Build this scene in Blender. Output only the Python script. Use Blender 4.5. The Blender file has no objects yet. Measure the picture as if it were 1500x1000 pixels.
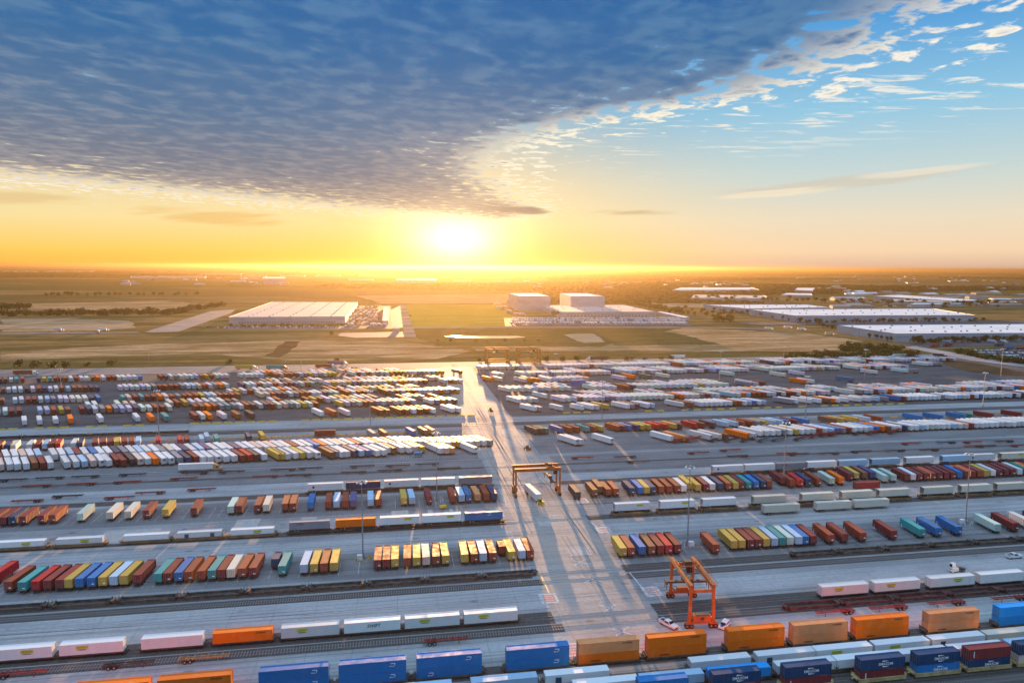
import bpy, bmesh, math, random
import numpy as np
from mathutils import Vector, Matrix
random.seed(7)
S = bpy.context.scene
COL = bpy.data.collections.new("yard"); S.collection.children.link(COL)
R = math.radians

# ------------------------------------------------------------------ camera
CAM_H, FPX, HY, ROLL, YAW = 102.0, 1024.25, 390.53, 0.34, 9.615      # photograph calibrated at 1500 x 1000
def _cam_axes():
    p = math.atan((500 - HY) / FPX); a = R(YAW); r = R(ROLL)
    F = np.array([math.sin(a) * math.cos(p), math.cos(a) * math.cos(p), -math.sin(p)])
    R0 = np.array([math.cos(a), -math.sin(a), 0]); U0 = np.cross(R0, F)
    Rt = R0 * math.cos(r) + U0 * math.sin(r)
    return F, Rt, np.cross(Rt, F)
CF, CR, CU = _cam_axes()
cam_d = bpy.data.cameras.new("camera"); cam = bpy.data.objects.new("camera", cam_d); COL.objects.link(cam)
cam_d.sensor_width = 36; cam_d.lens = FPX / 1500 * 36; cam_d.clip_start = 1; cam_d.clip_end = 150000
cam.matrix_world = Matrix(((CR[0], CU[0], -CF[0], 0), (CR[1], CU[1], -CF[1], 0), (CR[2], CU[2], -CF[2], CAM_H), (0, 0, 0, 1)))
S.camera = cam
def G(px, py, z=0.0):                      # ground position (or height z) seen at a pixel of the photograph
    d = CF * FPX + CR * (px - 750) + CU * (500 - py); q = d * ((z - CAM_H) / d[2]); return float(q[0]), float(q[1])
def XA(px, Y, z=0.0):                      # X along the tracks where a photo column meets the line Y
    x = 0.0
    for _ in range(8):
        v = np.array([x, Y, z - CAM_H]); w = v @ CF; u = 750 + FPX * (v @ CR) / w
        v2 = np.array([x + 1, Y, z - CAM_H]); u2 = 750 + FPX * (v2 @ CR) / (v2 @ CF)
        x += (px - u) / (u2 - u)
    return x

# ------------------------------------------------------------------ exposure, sun, sky
EXPO = 3.6; GAIN = 2.0 ** -EXPO
SUN_E, SUN_AZ, SUN_STR = 2.4, 5.03, 2.7     # sun elevation, heading from +Y towards +X
S.view_settings.view_transform = 'Standard'; S.view_settings.look = 'None'
S.view_settings.exposure = EXPO; S.view_settings.gamma = 1; S.view_settings.use_curve_mapping = False
sl = bpy.data.lights.new("sun", 'SUN'); sun = bpy.data.objects.new("sun", sl); COL.objects.link(sun)
sl.energy = SUN_STR; sl.angle = R(0.5); sl.color = (1.0, 0.53, 0.21)
sv = Vector((math.sin(R(SUN_AZ)) * math.cos(R(SUN_E)), math.cos(R(SUN_AZ)) * math.cos(R(SUN_E)), math.sin(R(SUN_E))))
sun.rotation_euler = sv.to_track_quat('Z', 'Y').to_euler(); sun.location = (0, 0, 300)
S.cycles.max_bounces = 6; S.cycles.volume_bounces = 0; S.cycles.use_denoising = True
S.cycles.sample_clamp_indirect = 4; S.cycles.diffuse_bounces = 3; S.cycles.caustics_reflective = False

def lin(*c):
    return tuple(((v / 255 / 12.92) if v / 255 <= 0.04045 else ((v / 255 + 0.055) / 1.055) ** 2.4) for v in c)

class NT:                                   # small node-tree writer
    def __init__(s, tree): s.t = tree; s.n = tree.nodes; s.l = tree.links
    def add(s, typ, **k):
        n = s.n.new(typ)
        for a, v in k.items(): setattr(n, a, v)
        return n
    def put(s, sock, v):
        if isinstance(v, bpy.types.NodeSocket): s.l.new(v, sock)
        elif v is not None:
            if hasattr(sock.default_value, '__len__'):
                v = tuple(v) if hasattr(v, '__len__') else (v,) * len(sock.default_value)
                sock.default_value = v if len(v) == len(sock.default_value) else (*v, 1.0)
            else: sock.default_value = v
    def m(s, op, a, b=None, c=None, clamp=False):
        n = s.add('ShaderNodeMath', operation=op, use_clamp=clamp)
        for i, v in enumerate((a, b, c)):
            if v is not None: s.put(n.inputs[i], v)
        return n.outputs[0]
    def mix(s, f, a, b, mode='MIX'):
        n = s.add('ShaderNodeMix', data_type='RGBA', blend_type=mode); n.clamp_factor = True
        s.put(n.inputs[0], f); s.put(n.inputs[6], a); s.put(n.inputs[7], b); return n.outputs[2]
    def rng(s, v, a, b, c=0.0, d=1.0, smooth=True):
        n = s.add('ShaderNodeMapRange', interpolation_type='SMOOTHSTEP' if smooth else 'LINEAR')
        for i, x in enumerate((v, a, b, c, d)): s.put(n.inputs[i], x)
        return n.outputs[0]
    def noise(s, vec, scale, detail=4, rough=0.55, dist=0.0):
        n = s.add('ShaderNodeTexNoise'); s.put(n.inputs['Vector'], vec); s.put(n.inputs['Scale'], scale)
        s.put(n.inputs['Detail'], detail); s.put(n.inputs['Roughness'], rough); s.put(n.inputs['Distortion'], dist); return n.outputs[0]
    def ramp(s, v, stops, interp='LINEAR'):
        n = s.add('ShaderNodeValToRGB'); n.color_ramp.interpolation = interp; e = n.color_ramp.elements
        while len(e) < len(stops): e.new(0.5)
        for i, (p, c) in enumerate(stops): e[i].position = p; e[i].color = (*c, 1) if len(c) == 3 else c
        s.put(n.inputs[0], v); return n.outputs[0]
    def xyz(s, x, y, z):
        n = s.add('ShaderNodeCombineXYZ')
        for i, v in enumerate((x, y, z)): s.put(n.inputs[i], v)
        return n.outputs[0]
    def curve(s, v, pts):
        n = s.add('ShaderNodeFloatCurve'); c = n.mapping.curves[0]
        while len(c.points) < len(pts): c.points.new(0.5, 0.5)
        for p, (x, y) in zip(c.points, pts): p.location = (x, y)
        n.mapping.update(); s.put(n.inputs['Value'], v); return n.outputs[0]

def _sc(T, v, k):
    n = T.add('ShaderNodeVectorMath', operation='MULTIPLY'); T.put(n.inputs[0], v); n.inputs[1].default_value = k; return n.outputs[0]
def build_world():
    w = bpy.data.worlds.new("World"); S.world = w; w.use_nodes = True
    T = NT(w.node_tree); T.n.clear()
    tc = T.add('ShaderNodeTexCoord').outputs['Generated']
    sp = T.add('ShaderNodeSeparateXYZ'); T.l.new(tc, sp.inputs[0]); X, Y, Z = sp.outputs
    h = R(YAW)
    fh = T.m('ADD', T.m('MULTIPLY', X, math.sin(h)), T.m('MULTIPLY', Y, math.cos(h)))      # towards the east fields
    rh = T.m('SUBTRACT', T.m('MULTIPLY', X, math.cos(h)), T.m('MULTIPLY', Y, math.sin(h)))  # along the tracks
    zc = T.m('MAXIMUM', Z, 0.012)
    az = T.m('ARCTAN2', rh, fh)                     # azimuth from the yard's axis, radians
    el = T.m('ARCSINE', Z)
    # distance from the sun
    dn = T.add('ShaderNodeVectorMath', operation='DOT_PRODUCT'); T.l.new(tc, dn.inputs[0]); dn.inputs[1].default_value = sv
    sd = T.m('ARCCOSINE', T.m('MINIMUM', dn.outputs['Value'], 0.999999))
    saz = T.m('ABSOLUTE', T.m('SUBTRACT', az, R(SUN_AZ - YAW)))
    # clear air: elevation ramps on the sunward-left and on the right side of the sky
    e01 = T.m('DIVIDE', T.m('MAXIMUM', el, 0.0), 0.5, clamp=True)
    right = T.ramp(e01, [(0, lin(220, 184, 164)), (.045, lin(248, 216, 178)), (.13, lin(236, 222, 196)), (.24, lin(200, 216, 214)), (.40, lin(146, 200, 228)), (.62, lin(74, 154, 218)), (.85, lin(44, 118, 196)), (1, lin(36, 104, 186))])
    left = T.ramp(e01, [(0, lin(250, 192, 74)), (.04, lin(255, 211, 104)), (.12, lin(250, 226, 164)), (.22, lin(236, 216, 176)), (.40, lin(140, 180, 205)), (.62, lin(50, 140, 225)), (.85, lin(30, 110, 210)), (1, lin(30, 100, 200))])
    sky = T.mix(T.rng(az, -0.12, 0.42), left, right)
    # glow round the sun, flattened along the horizon
    gl = T.m('EXPONENT', T.m('MULTIPLY', T.m('ADD', T.m('MULTIPLY', saz, 6.6), T.m('MULTIPLY', T.m('MAXIMUM', el, 0.0), 9.0)), -1.0))
    sky = T.mix(T.m('MULTIPLY', gl, 0.6), sky, lin(255, 222, 96))
    ny = T.add('ShaderNodeTexSky'); ny.sky_type = 'NISHITA'; ny.sun_disc = False
    ny.sun_elevation = R(SUN_E); ny.sun_rotation = R(SUN_AZ); ny.altitude = 200
    sky = T.mix(1.0, sky, T.mix(1.0, ny.outputs[0], (0.003, 0.003, 0.003), 'MULTIPLY'), 'ADD')
    # ---- altocumulus deck on a flat layer
    u = T.m('DIVIDE', rh, zc); v = T.m('DIVIDE', fh, zc)
    vec = T.xyz(u, v, 0.0)
    dw = T.add('ShaderNodeTexNoise'); T.l.new(vec, dw.inputs['Vector']); dw.inputs['Scale'].default_value = 2.4; dw.inputs['Detail'].default_value = 2
    off = T.add('ShaderNodeVectorMath', operation='MULTIPLY_ADD'); T.l.new(dw.outputs['Color'], off.inputs[0]); off.inputs[1].default_value = (.22, .22, 0); T.l.new(vec, off.inputs[2])
    wv = off.outputs[0]
    big = T.noise(vec, 0.55, 2, 0.5)
    mp = T.add('ShaderNodeMapping'); T.l.new(wv, mp.inputs[0]); mp.inputs['Rotation'].default_value = (0, 0, R(-14)); mp.inputs['Scale'].default_value = (1.15, 0.80, 1)
    lump = T.noise(mp.outputs[0], 4.8, 7, 0.6)
    rip = T.noise(_sc(T, mp.outputs[0], (0.8, 1.9, 1)), 5.0, 3, 0.5)
    vo = T.add('ShaderNodeTexVoronoi', feature='SMOOTH_F1'); T.l.new(mp.outputs[0], vo.inputs['Vector']); vo.inputs['Scale'].default_value = 8.0; vo.inputs['Smoothness'].default_value = 0.9
    cell = T.rng(vo.outputs['Distance'], 0.75, 0.05, 0.1, 0.9, smooth=False)
    puff = T.m('ADD', T.m('ADD', T.m('MULTIPLY', lump, 0.62), T.m('MULTIPLY', rip, 0.26)), T.m('MULTIPLY', cell, 0.12))
    puff = T.m('MULTIPLY_ADD', T.m('SUBTRACT', puff, 0.5), 1.9, 0.5)
    # right-hand border of the deck as a function of distance along the axis, far border as a line
    v20 = T.m('DIVIDE', v, 20.0, clamp=True)
    edge = T.curve(v20, [(0, .84), (.1, .79), (.135, .768), (.16, .763), (.205, .735), (.235, .667), (.325, .581), (.5, .60), (.63, .637), (.8, .56), (1, .4)])
    edge = T.m('MULTIPLY', T.m('SUBTRACT', edge, 0.6), 10.0)
    d1 = T.m('SUBTRACT', edge, u)
    d2 = T.m('MULTIPLY', T.m('SUBTRACT', T.m('ADD', T.m('MULTIPLY', T.m('ADD', u, 0.5), 1.43), 15.6), v), 0.22)
    dd = T.m('MINIMUM', d1, d2)
    cover = T.m('ADD', T.rng(dd, -1.5, 1.3, -0.92, 1.05, smooth=False), T.m('MULTIPLY', T.m('SUBTRACT', big, 0.5), 0.45))
    dens = T.m('ADD', cover, T.m('MULTIPLY', T.m('SUBTRACT', puff, 0.5), 2.9))
    front = T.m('MULTIPLY', T.rng(fh, 0.05, 0.35), T.rng(Z, 0.015, 0.05))
    mask = T.m('MULTIPLY', T.rng(dens, -0.12, 0.26), front)
    thick = T.rng(T.m('ADD', T.m('MULTIPLY', cover, 0.34), T.m('MULTIPLY', T.m('SUBTRACT', puff, 0.5), 1.25)), -0.25, 0.62)
    dark = T.ramp(e01, [(0, lin(190, 150, 110)), (.14, lin(168, 148, 134)), (.24, lin(124, 126, 138)), (.38, lin(88, 118, 152)), (.55, lin(52, 106, 160)), (.85, lin(32, 94, 162)), (1, lin(24, 84, 152))])
    pale = T.ramp(e01, [(0, lin(250, 210, 120)), (.14, lin(214, 188, 156)), (.24, lin(158, 154, 156)), (.38, lin(126, 142, 164)), (.55, lin(92, 130, 168)), (.85, lin(66, 124, 180)), (1, lin(56, 116, 176))])
    body = T.mix(T.rng(thick, 0.25, 1.0, 0.0, 0.86), pale, dark)
    warmth = T.m('EXPONENT', T.m('MULTIPLY', sd, -2.4))
    rim = T.mix(T.m('MULTIPLY', warmth, 0.8, clamp=True), lin(255, 248, 236), lin(255, 244, 205))
    rimf = T.m('MULTIPLY', T.m('SUBTRACT', 1.0, T.rng(dd, -0.35, 0.55)), T.m('SUBTRACT', 1.0, T.rng(thick, 0.35, 1.1)))
    cl = T.mix(rimf, body, rim)
    sky = T.mix(mask, sky, cl)
    # scattered cloudlets and thin wisps in the clear part on the right
    wn = T.noise(_sc(T, wv, (0.62, 2.0, 1)), 3.4, 6, 0.6)
    wreg = T.m('MULTIPLY', T.m('MULTIPLY', T.rng(dd, -3.4, -1.2), T.rng(dd, -0.1, -0.7)), T.m('MULTIPLY', front, T.rng(el, 0.09, 0.17)))
    wisp = T.m('MULTIPLY', T.rng(T.m('ADD', wn, T.m('MULTIPLY', T.m('SUBTRACT', big, 0.5), 0.35)), 0.545, 0.66), wreg)
    sky = T.mix(T.m('MULTIPLY', wisp, 0.85), sky, T.mix(T.m('MULTIPLY', warmth, 0.8, clamp=True), lin(246, 240, 232), lin(255, 244, 210)))
    # low streaks of cloud to the right and left of the sun
    st = T.noise(T.xyz(T.m('MULTIPLY', az, 5.0), T.m('MULTIPLY', T.m('SUBTRACT', el, T.m('MULTIPLY', az, 0.07)), 60.0), 0.0), 1.6, 4, 0.55)
    def streak(a0, e0, wa, we, amt, tilt=0.0):
        da = T.m('SUBTRACT', az, a0)
        q = T.m('ADD', T.m('POWER', T.m('DIVIDE', da, wa), 2.0), T.m('POWER', T.m('DIVIDE', T.m('SUBTRACT', T.m('SUBTRACT', el, e0), T.m('MULTIPLY', da, tilt)), we), 2.0))
        return T.m('MULTIPLY', T.rng(T.m('ADD', T.m('SUBTRACT', 1.0, q), T.m('MULTIPLY', T.m('SUBTRACT', st, 0.5), 2.6)), 0.1, 0.9), amt)
    for a0, e0, wa, we, amt, tilt, cc in ((.015, .078, .045, .006, .95, -.03, lin(168, 144, 122)), (-.03, .083, .06, .008, .8, -.02, lin(172, 150, 130)), (.44, .108, .19, .011, .55, .06, lin(214, 200, 178)), (.36, .098, .10, .006, .6, .05, lin(255, 238, 205)), (.52, .118, .08, .006, .5, .05, lin(250, 236, 214)), (.17, .076, .07, .005, .7, 0, lin(206, 180, 130)), (.70, .136, .035, .009, .6, .1, lin(170, 180, 190)),
                                          (-.40, .062, .12, .012, .6, -.03, lin(240, 190, 110)), (-.60, .075, .08, .010, .5, 0, lin(225, 188, 130)), (-.2, .058, .09, .006, .6, -.05, lin(255, 226, 150))):
        sky = T.mix(streak(a0, e0, wa, we, amt, tilt), sky, cc)
    # blazing patch where the sun stands behind the deck's edge
    cq = T.m('ADD', T.m('POWER', T.m('DIVIDE', saz, 0.060), 2.0), T.m('POWER', T.m('DIVIDE', T.m('ABSOLUTE', T.m('SUBTRACT', el, R(2.15))), 0.031), 2.0))
    core = T.m('EXPONENT', T.m('MULTIPLY', T.m('POWER', cq, 0.8), -1.0))
    halo = T.m('EXPONENT', T.m('MULTIPLY', sd, -16.0))
    under = T.m('SUBTRACT', 1.0, T.m('MULTIPLY', mask, 0.82))
    sky = T.mix(1.0, sky, T.mix(1.0, T.mix(core, (0, 0, 0), (1.9, 1.45, .95)), T.xyz(under, under, under), 'MULTIPLY'), 'ADD')
    sky = T.mix(1.0, sky, T.mix(halo, (0, 0, 0), (.50, .32, .12)), 'ADD')
    # unseen sky overhead and behind the camera, brightened to fill the yard with light
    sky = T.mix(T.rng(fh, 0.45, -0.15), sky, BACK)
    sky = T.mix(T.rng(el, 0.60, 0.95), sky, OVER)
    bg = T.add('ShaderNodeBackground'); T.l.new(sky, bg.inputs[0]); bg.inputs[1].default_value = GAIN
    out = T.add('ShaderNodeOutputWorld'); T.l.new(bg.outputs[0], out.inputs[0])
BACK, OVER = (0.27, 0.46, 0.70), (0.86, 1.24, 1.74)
HAZE, HAZE_COL, HAZE_G = 6e-5, (.135, .105, .062), 0.74
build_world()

# ------------------------------------------------------------------ materials
def mat(name, color=None, rough=0.6, metal=0.0, fn=None, spec=0.5):
    m = bpy.data.materials.new(name); m.use_nodes = True; T = NT(m.node_tree)
    b = T.n['Principled BSDF']; b.inputs['Roughness'].default_value = rough; b.inputs['Metallic'].default_value = metal
    b.inputs['Specular IOR Level'].default_value = spec
    if color is not None: b.inputs['Base Color'].default_value = (*color, 1)
    if fn: fn(T, b)
    return m
def _obj(T): return T.add('ShaderNodeTexCoord').outputs['Object']
def _pos(T): return T.add('ShaderNodeNewGeometry').outputs['Position']
def _scaled(T, v, s):
    n = T.add('ShaderNodeVectorMath', operation='MULTIPLY'); T.put(n.inputs[0], v); n.inputs[1].default_value = s; return n.outputs[0]
def paint_fn(attr=None, wear=0.35, streaks=True):
    def fn(T, b):
        if attr:
            c = T.add('ShaderNodeAttribute', attribute_name=attr).outputs['Color']; rnd = 0.3
        else:
            oi = T.add('ShaderNodeObjectInfo'); c = oi.outputs['Color']; rnd = oi.outputs['Random']
        p = _pos(T)
        n1 = T.noise(p, 0.45, 4, 0.6)
        n2 = T.noise(_scaled(T, p, (2.2, 2.2, 0.25)), 1.0, 4, 0.65)
        hs = T.add('ShaderNodeHueSaturation'); T.put(hs.inputs['Value'], T.rng(rnd, 0, 1, .82, 1.1, False)); T.put(hs.inputs['Saturation'], T.rng(n1, .3, .7, .96, 1.06)); T.put(hs.inputs['Color'], c)
        base = T.mix(T.rng(n1, 0.40, 0.75, 0, 0.09), hs.outputs[0], lin(150, 140, 125))
        base = T.mix(T.rng(n2, 0.56, 0.76, 0, wear), base, lin(92, 70, 55))
        T.put(b.inputs['Base Color'], base); T.put(b.inputs['Roughness'], T.rng(n1, .3, .7, .5, .75)); b.inputs['Specular IOR Level'].default_value = .25
    return fn
M = {}
M['paint'] = mat('painted_steel', fn=paint_fn(wear=.42))
M['paint_flat'] = mat('painted_panel', fn=paint_fn(wear=0.12))
M['paint_attr'] = mat('painted_steel_mixed', fn=paint_fn('Col', wear=0.18))
def noisy(a, b2, scale, rough=.8, lo=.35, hi=.65, sc=(1, 1, 1), detail=5, spec=.5):
    def fn(T, b):
        n = T.noise(_scaled(T, _pos(T), sc), scale, detail, 0.6)
        T.put(b.inputs['Base Color'], T.mix(T.rng(n, lo, hi), a, b2)); b.inputs['Roughness'].default_value = rough
        b.inputs['Specular IOR Level'].default_value = spec
    return fn
M['dark'] = mat('dark_steel', fn=noisy((.03, .03, .032), (.075, .06, .05), 1.2, .7))
M['tyre'] = mat('tyre_rubber', (.02, .02, .022), .85)
M['hub'] = mat('wheel_hub', (.35, .35, .36), .45, .4)
M['rust'] = mat('rusty_steel', fn=noisy((.10, .055, .035), (.22, .13, .075), .6, .85))
M['maroon_car'] = mat('oxide_red_steel', fn=noisy((.055, .022, .022), (.12, .05, .045), .5, .85))
M['darkcar'] = mat('grimy_black_steel', fn=noisy((.045, .040, .037), (.125, .095, .075), .4, .85))
M['yellow_car'] = mat('cream_yellow_steel', fn=noisy((.52, .40, .18), (.36, .25, .11), .5, .7))
M['tan_car'] = mat('tan_steel', fn=noisy((.26, .17, .09), (.15, .10, .06), .4, .8))
M['crane'] = mat('crane_orange', fn=noisy((.46, .12, .022), (.30, .085, .022), .35, .55))
M['crane_y'] = mat('crane_amber', fn=noisy((.46, .18, .018), (.34, .13, .018), .35, .6))
M['glass'] = mat('dark_glass', (.015, .02, .025), .08)
M['white'] = mat('white_paint', fn=noisy((.72, .72, .72), (.6, .6, .6), .6, .55))
M['yellow'] = mat('yellow_paint', fn=noisy((.72, .50, .05), (.55, .36, .04), .8, .6))
M['orange_b'] = mat('faded_orange_paint', fn=noisy((.62, .36, .10), (.45, .27, .10), .8, .6))
M['red'] = mat('red_paint', (.5, .05, .04), .6)
M['placard'] = mat('placard_yellow', (.62, .55, .03), .5)
M['ink'] = mat('black_ink', (.02, .02, .02), .6)
M['inkgreen'] = mat('green_ink', (.10, .22, .05), .6)
M['inkblue'] = mat('navy_ink', (.02, .04, .16), .6)
M['inkwhite'] = mat('white_ink', (.8, .8, .82), .6)
M['inkteal'] = mat('teal_panel', (.01, .07, .12), .6)
M['galv'] = mat('galvanised_steel', fn=noisy((.24, .26, .28), (.18, .2, .22), .5, .5))
M['lamp'] = mat('floodlight_housing', (.7, .7, .7), .4)
M['chassis_red'] = mat('chassis_red', fn=noisy((.36, .05, .04), (.24, .04, .035), .8, .6))
M['chassis_dark'] = mat('chassis_dark', fn=noisy((.05, .04, .045), (.09, .06, .06), .8, .6))
M['chassis_tan'] = mat('chassis_tan', fn=noisy((.45, .27, .10), (.3, .2, .1), .8, .6))
M['chassis_blue'] = mat('chassis_blue', fn=noisy((.03, .10, .14), (.05, .16, .2), .8, .6))
PAL = {  # colour letter: (linear rgb, word)
 'r': (lin(120, 46, 50), 'maroon'), 'R': (lin(186, 38, 48), 'bright red'), 'o': (lin(146, 66, 48), 'rust-red'), 'O': (lin(240, 112, 14), 'orange'),
 'b': (lin(8, 112, 178), 'blue'), 'n': (lin(14, 62, 100), 'navy'), 'y': (lin(192, 162, 78), 'yellow'), 'w': (lin(212, 214, 216), 'white'),
 'l': (lin(160, 190, 214), 'pale blue'), 't': (lin(48, 150, 152), 'teal'), 'g': (lin(128, 134, 146), 'grey'), 'p': (lin(214, 190, 178), 'pinkish white'),
 'd': (lin(58, 62, 72), 'dark grey'), 'm': (lin(176, 200, 192), 'mint green'), 'c': (lin(208, 200, 184), 'cream'), 'B': (lin(10, 146, 220), 'bright blue'),
 'v': (lin(84, 80, 128), 'purple-grey'), 'T': (lin(28, 120, 104), 'dark teal'), 'N': (lin(130, 84, 62), 'brown'), 'A': (lin(226, 148, 98), 'amber'), 's': (lin(40, 110, 160), 'dull blue')}
def pcol(k): return (*PAL[k][0], 1.0)

# ------------------------------------------------------------------ mesh helpers
class MB:
    def __init__(s): s.v = []; s.f = []; s.m = []; s.c = []
    def quad(s, pts, m=0, c=None):
        b = len(s.v); s.v += [tuple(p) for p in pts]; s.f.append(tuple(range(b, b + len(pts)))); s.m.append(m); s.c.append(c); return s
    def box(s, x0, x1, y0, y1, z0, z1, m=0, c=None, M4=None, bottom=True):
        P = [(x0, y0, z0), (x1, y0, z0), (x1, y1, z0), (x0, y1, z0), (x0, y0, z1), (x1, y0, z1), (x1, y1, z1), (x0, y1, z1)]
        if M4 is not None: P = [tuple(M4 @ Vector(p)) for p in P]
        b = len(s.v); s.v += P
        F = [(4, 5, 6, 7), (0, 1, 5, 4), (1, 2, 6, 5), (2, 3, 7, 6), (3, 0, 4, 7)]
        if bottom: F.append((3, 2, 1, 0))
        for f in F: s.f.append(tuple(b + i for i in f)); s.m.append(m); s.c.append(c)
        return s
    def beam(s, a, b, w, h=None, m=0):      # square section bar between two points
        a, b = Vector(a), Vector(b); d = b - a; L = d.length; h = h or w
        q = d.to_track_quat('X', 'Z').to_matrix().to_4x4(); q.translation = a
        return s.box(0, L, -w / 2, w / 2, -h / 2, h / 2, m, M4=q)
    def cyl(s, a, b, r0, r1=None, n=10, m=0):
        a, b = Vector(a), Vector(b); r1 = r0 if r1 is None else r1
        q = (b - a).to_track_quat('Z', 'Y').to_matrix(); base = len(s.v)
        for p, r in ((a, r0), (b, r1)):
            for i in range(n):
                t = 2 * math.pi * i / n; s.v.append(tuple(p + q @ Vector((r * math.cos(t), r * math.sin(t), 0))))
        for i in range(n):
            j = (i + 1) % n; s.f.append((base + i, base + j, base + n + j, base + n + i)); s.m.append(m); s.c.append(None)
        s.f.append(tuple(base + n + i for i in range(n))); s.m.append(m); s.c.append(None)
        s.f.append(tuple(base + n - 1 - i for i in range(n))); s.m.append(m); s.c.append(None)
        return s
    def prism(s, prof, y0, y1, m=0, axis='y', M4=None):   # profile (x,z) extruded along y
        n = len(prof); b = len(s.v)
        pts = [(x, y0, z) for x, z in prof] + [(x, y1, z) for x, z in prof]
        if axis == 'x': pts = [(y, x, z) for x, y, z in pts]
        if M4 is not None: pts = [tuple(M4 @ Vector(p)) for p in pts]
        s.v += pts
        for i in range(n):
            j = (i + 1) % n; s.f.append((b + i, b + j, b + n + j, b + n + i)); s.m.append(m); s.c.append(None)
        s.f.append(tuple(b + i for i in reversed(range(n)))); s.m.append(m); s.c.append(None)
        s.f.append(tuple(b + n + i for i in range(n))); s.m.append(m); s.c.append(None)
        return s
    def mesh(s, name, mats):
        me = bpy.data.meshes.new(name); me.from_pydata(s.v, [], s.f)
        for m in mats: me.materials.append(M[m] if isinstance(m, str) else m)
        me.polygons.foreach_set('material_index', s.m)
        if any(c is not None for c in s.c):
            at = me.attributes.new('Col', 'FLOAT_COLOR', 'FACE')
            at.data.foreach_set('color', [x for c in s.c for x in ((*c[:3], 1.0) if c else (.5, .5, .5, 1))])
        me.update()
        bm = bmesh.new(); bm.from_mesh(me); bmesh.ops.recalc_face_normals(bm, faces=bm.faces); bm.to_mesh(me); bm.free()
        return me

def obj(name, me, parent=None, loc=(0, 0, 0), rz=0, color=None):
    o = bpy.data.objects.new(name, me); COL.objects.link(o); o.location = loc; o.rotation_euler = (0, 0, rz)
    if parent is not None: o.parent = parent
    if color is not None: o.color = color
    return o
USED = {}
def tag(o, label, cat, group=None, shared=False):
    label = ' '.join(label.split())
    if not shared and label in USED: print('DUP LABEL', label)
    USED[label] = 1
    if len(label.split()) > 16: print('LONG LABEL', label)
    o['label'] = label; o['category'] = cat
    if group: o['group'] = group
    return o
def thing(name, label, cat, loc=(0, 0, 0), rz=0, group=None, shared=False):
    o = bpy.data.objects.new(name, None); COL.objects.link(o); o.empty_display_size = .5
    o.location = loc; o.rotation_euler = (0, 0, rz); return tag(o, label, cat, group, shared)
def struct(name, me, z=0.0):
    o = obj(name, me, loc=(0, 0, z)); o['kind'] = 'structure'; return o
def nth(i):
    w = ['zeroth', 'first', 'second', 'third', 'fourth', 'fifth', 'sixth', 'seventh', 'eighth', 'ninth', 'tenth', 'eleventh', 'twelfth']
    if i < len(w): return w[i]
    return f"{i}{'th' if 10 < i % 100 < 14 else {1: 'st', 2: 'nd', 3: 'rd'}.get(i % 10, 'th')}"
def poly(pts, z, mname, name):              # flat polygon sheet given as photo pixels
    mb = MB(); mb.quad([(*G(x, y), z) for x, y in pts]); return struct(name, mb.mesh(name, [mname]))
def rect(x0, x1, y0, y1, z, mname, name):
    mb = MB(); mb.quad([(x0, y0, z), (x1, y0, z), (x1, y1, z), (x0, y1, z)]); return struct(name, mb.mesh(name, [mname]))
# ------------------------------------------------------------------ the setting: terrain, yard surfaces, road, tracks
def terrain_fn(T, b):
    p = _pos(T)
    vo = T.add('ShaderNodeTexVoronoi'); vo.voronoi_dimensions = '2D'; T.put(vo.inputs['Vector'], _scaled(T, p, (1 / 900, 1 / 420, 1))); vo.inputs['Scale'].default_value = 1
    cellc = T.add('ShaderNodeSeparateColor'); T.put(cellc.inputs[0], vo.outputs['Color'])
    n1 = T.noise(_scaled(T, p, (1 / 240, 1 / 60, 1)), 1, 8, .70)
    n2 = T.noise(_scaled(T, p, (1 / 22, 1 / 9, 1)), 1, 5, .65)
    n3 = T.noise(_scaled(T, p, (1 / 3000, 1 / 1500, 1)), 1, 3, .5)
    fld = T.ramp(cellc.outputs[0], [(0, (.19, .125, .05)), (.3, (.30, .19, .08)), (.55, (.14, .105, .04)), (.75, (.10, .10, .034)), (1, (.36, .23, .11))], 'CONSTANT')
    near = T.mix(T.rng(n1, .38, .62), (.30, .18, .075), (.115, .09, .034))
    sp = T.add('ShaderNodeSeparateXYZ'); T.put(sp.inputs[0], p)
    far = T.mix(T.rng(n1, .40, .62, 0, .7), fld, (.075, .072, .03))
    far = T.mix(T.rng(n3, .42, .6, 0, .7), far, (.095, .082, .045))
    c = T.mix(T.rng(sp.outputs[1], 1500, 2400), near, far)
    c = T.mix(T.rng(n2, .35, .75, 0, .45), c, (.045, .042, .018))
    T.put(b.inputs['Base Color'], c); b.inputs['Roughness'].default_value = .95; b.inputs['Specular IOR Level'].default_value = 0
M['terrain'] = mat('dry_grassland', fn=terrain_fn)
def field(c1, c2, sx=60, sy=20, c3=None, olive=.75):
    def fn(T, b):
        p = _pos(T); n = T.noise(_scaled(T, p, (1 / sx, 1 / sy, 1)), 1, 8, .70); ol = T.noise(_scaled(T, p, (1 / 210, 1 / 38, 1)), 1, 6, .68); n2 = T.noise(_scaled(T, p, (1 / 7, 1 / 4, 1)), 1, 4, .6)
        c = T.mix(T.rng(n, .40, .60), c1, c2); c = T.mix(T.rng(ol, .50, .60, 0, olive), c, (.10, .080, .032))
        if c3: c = T.mix(T.rng(n2, .45, .7, 0, .8), c, c3)
        T.put(b.inputs['Base Color'], c); b.inputs['Roughness'].default_value = .95; b.inputs['Specular IOR Level'].default_value = 0
    return fn
M['straw'] = mat('pale_straw_field', fn=field((.52, .34, .19), (.20, .125, .055), 90, 9, (.30, .18, .08)))
M['grass_g'] = mat('green_meadow', fn=field((.27, .23, .04), (.36, .25, .05), 90, 40, (.20, .16, .035), .35))
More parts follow.
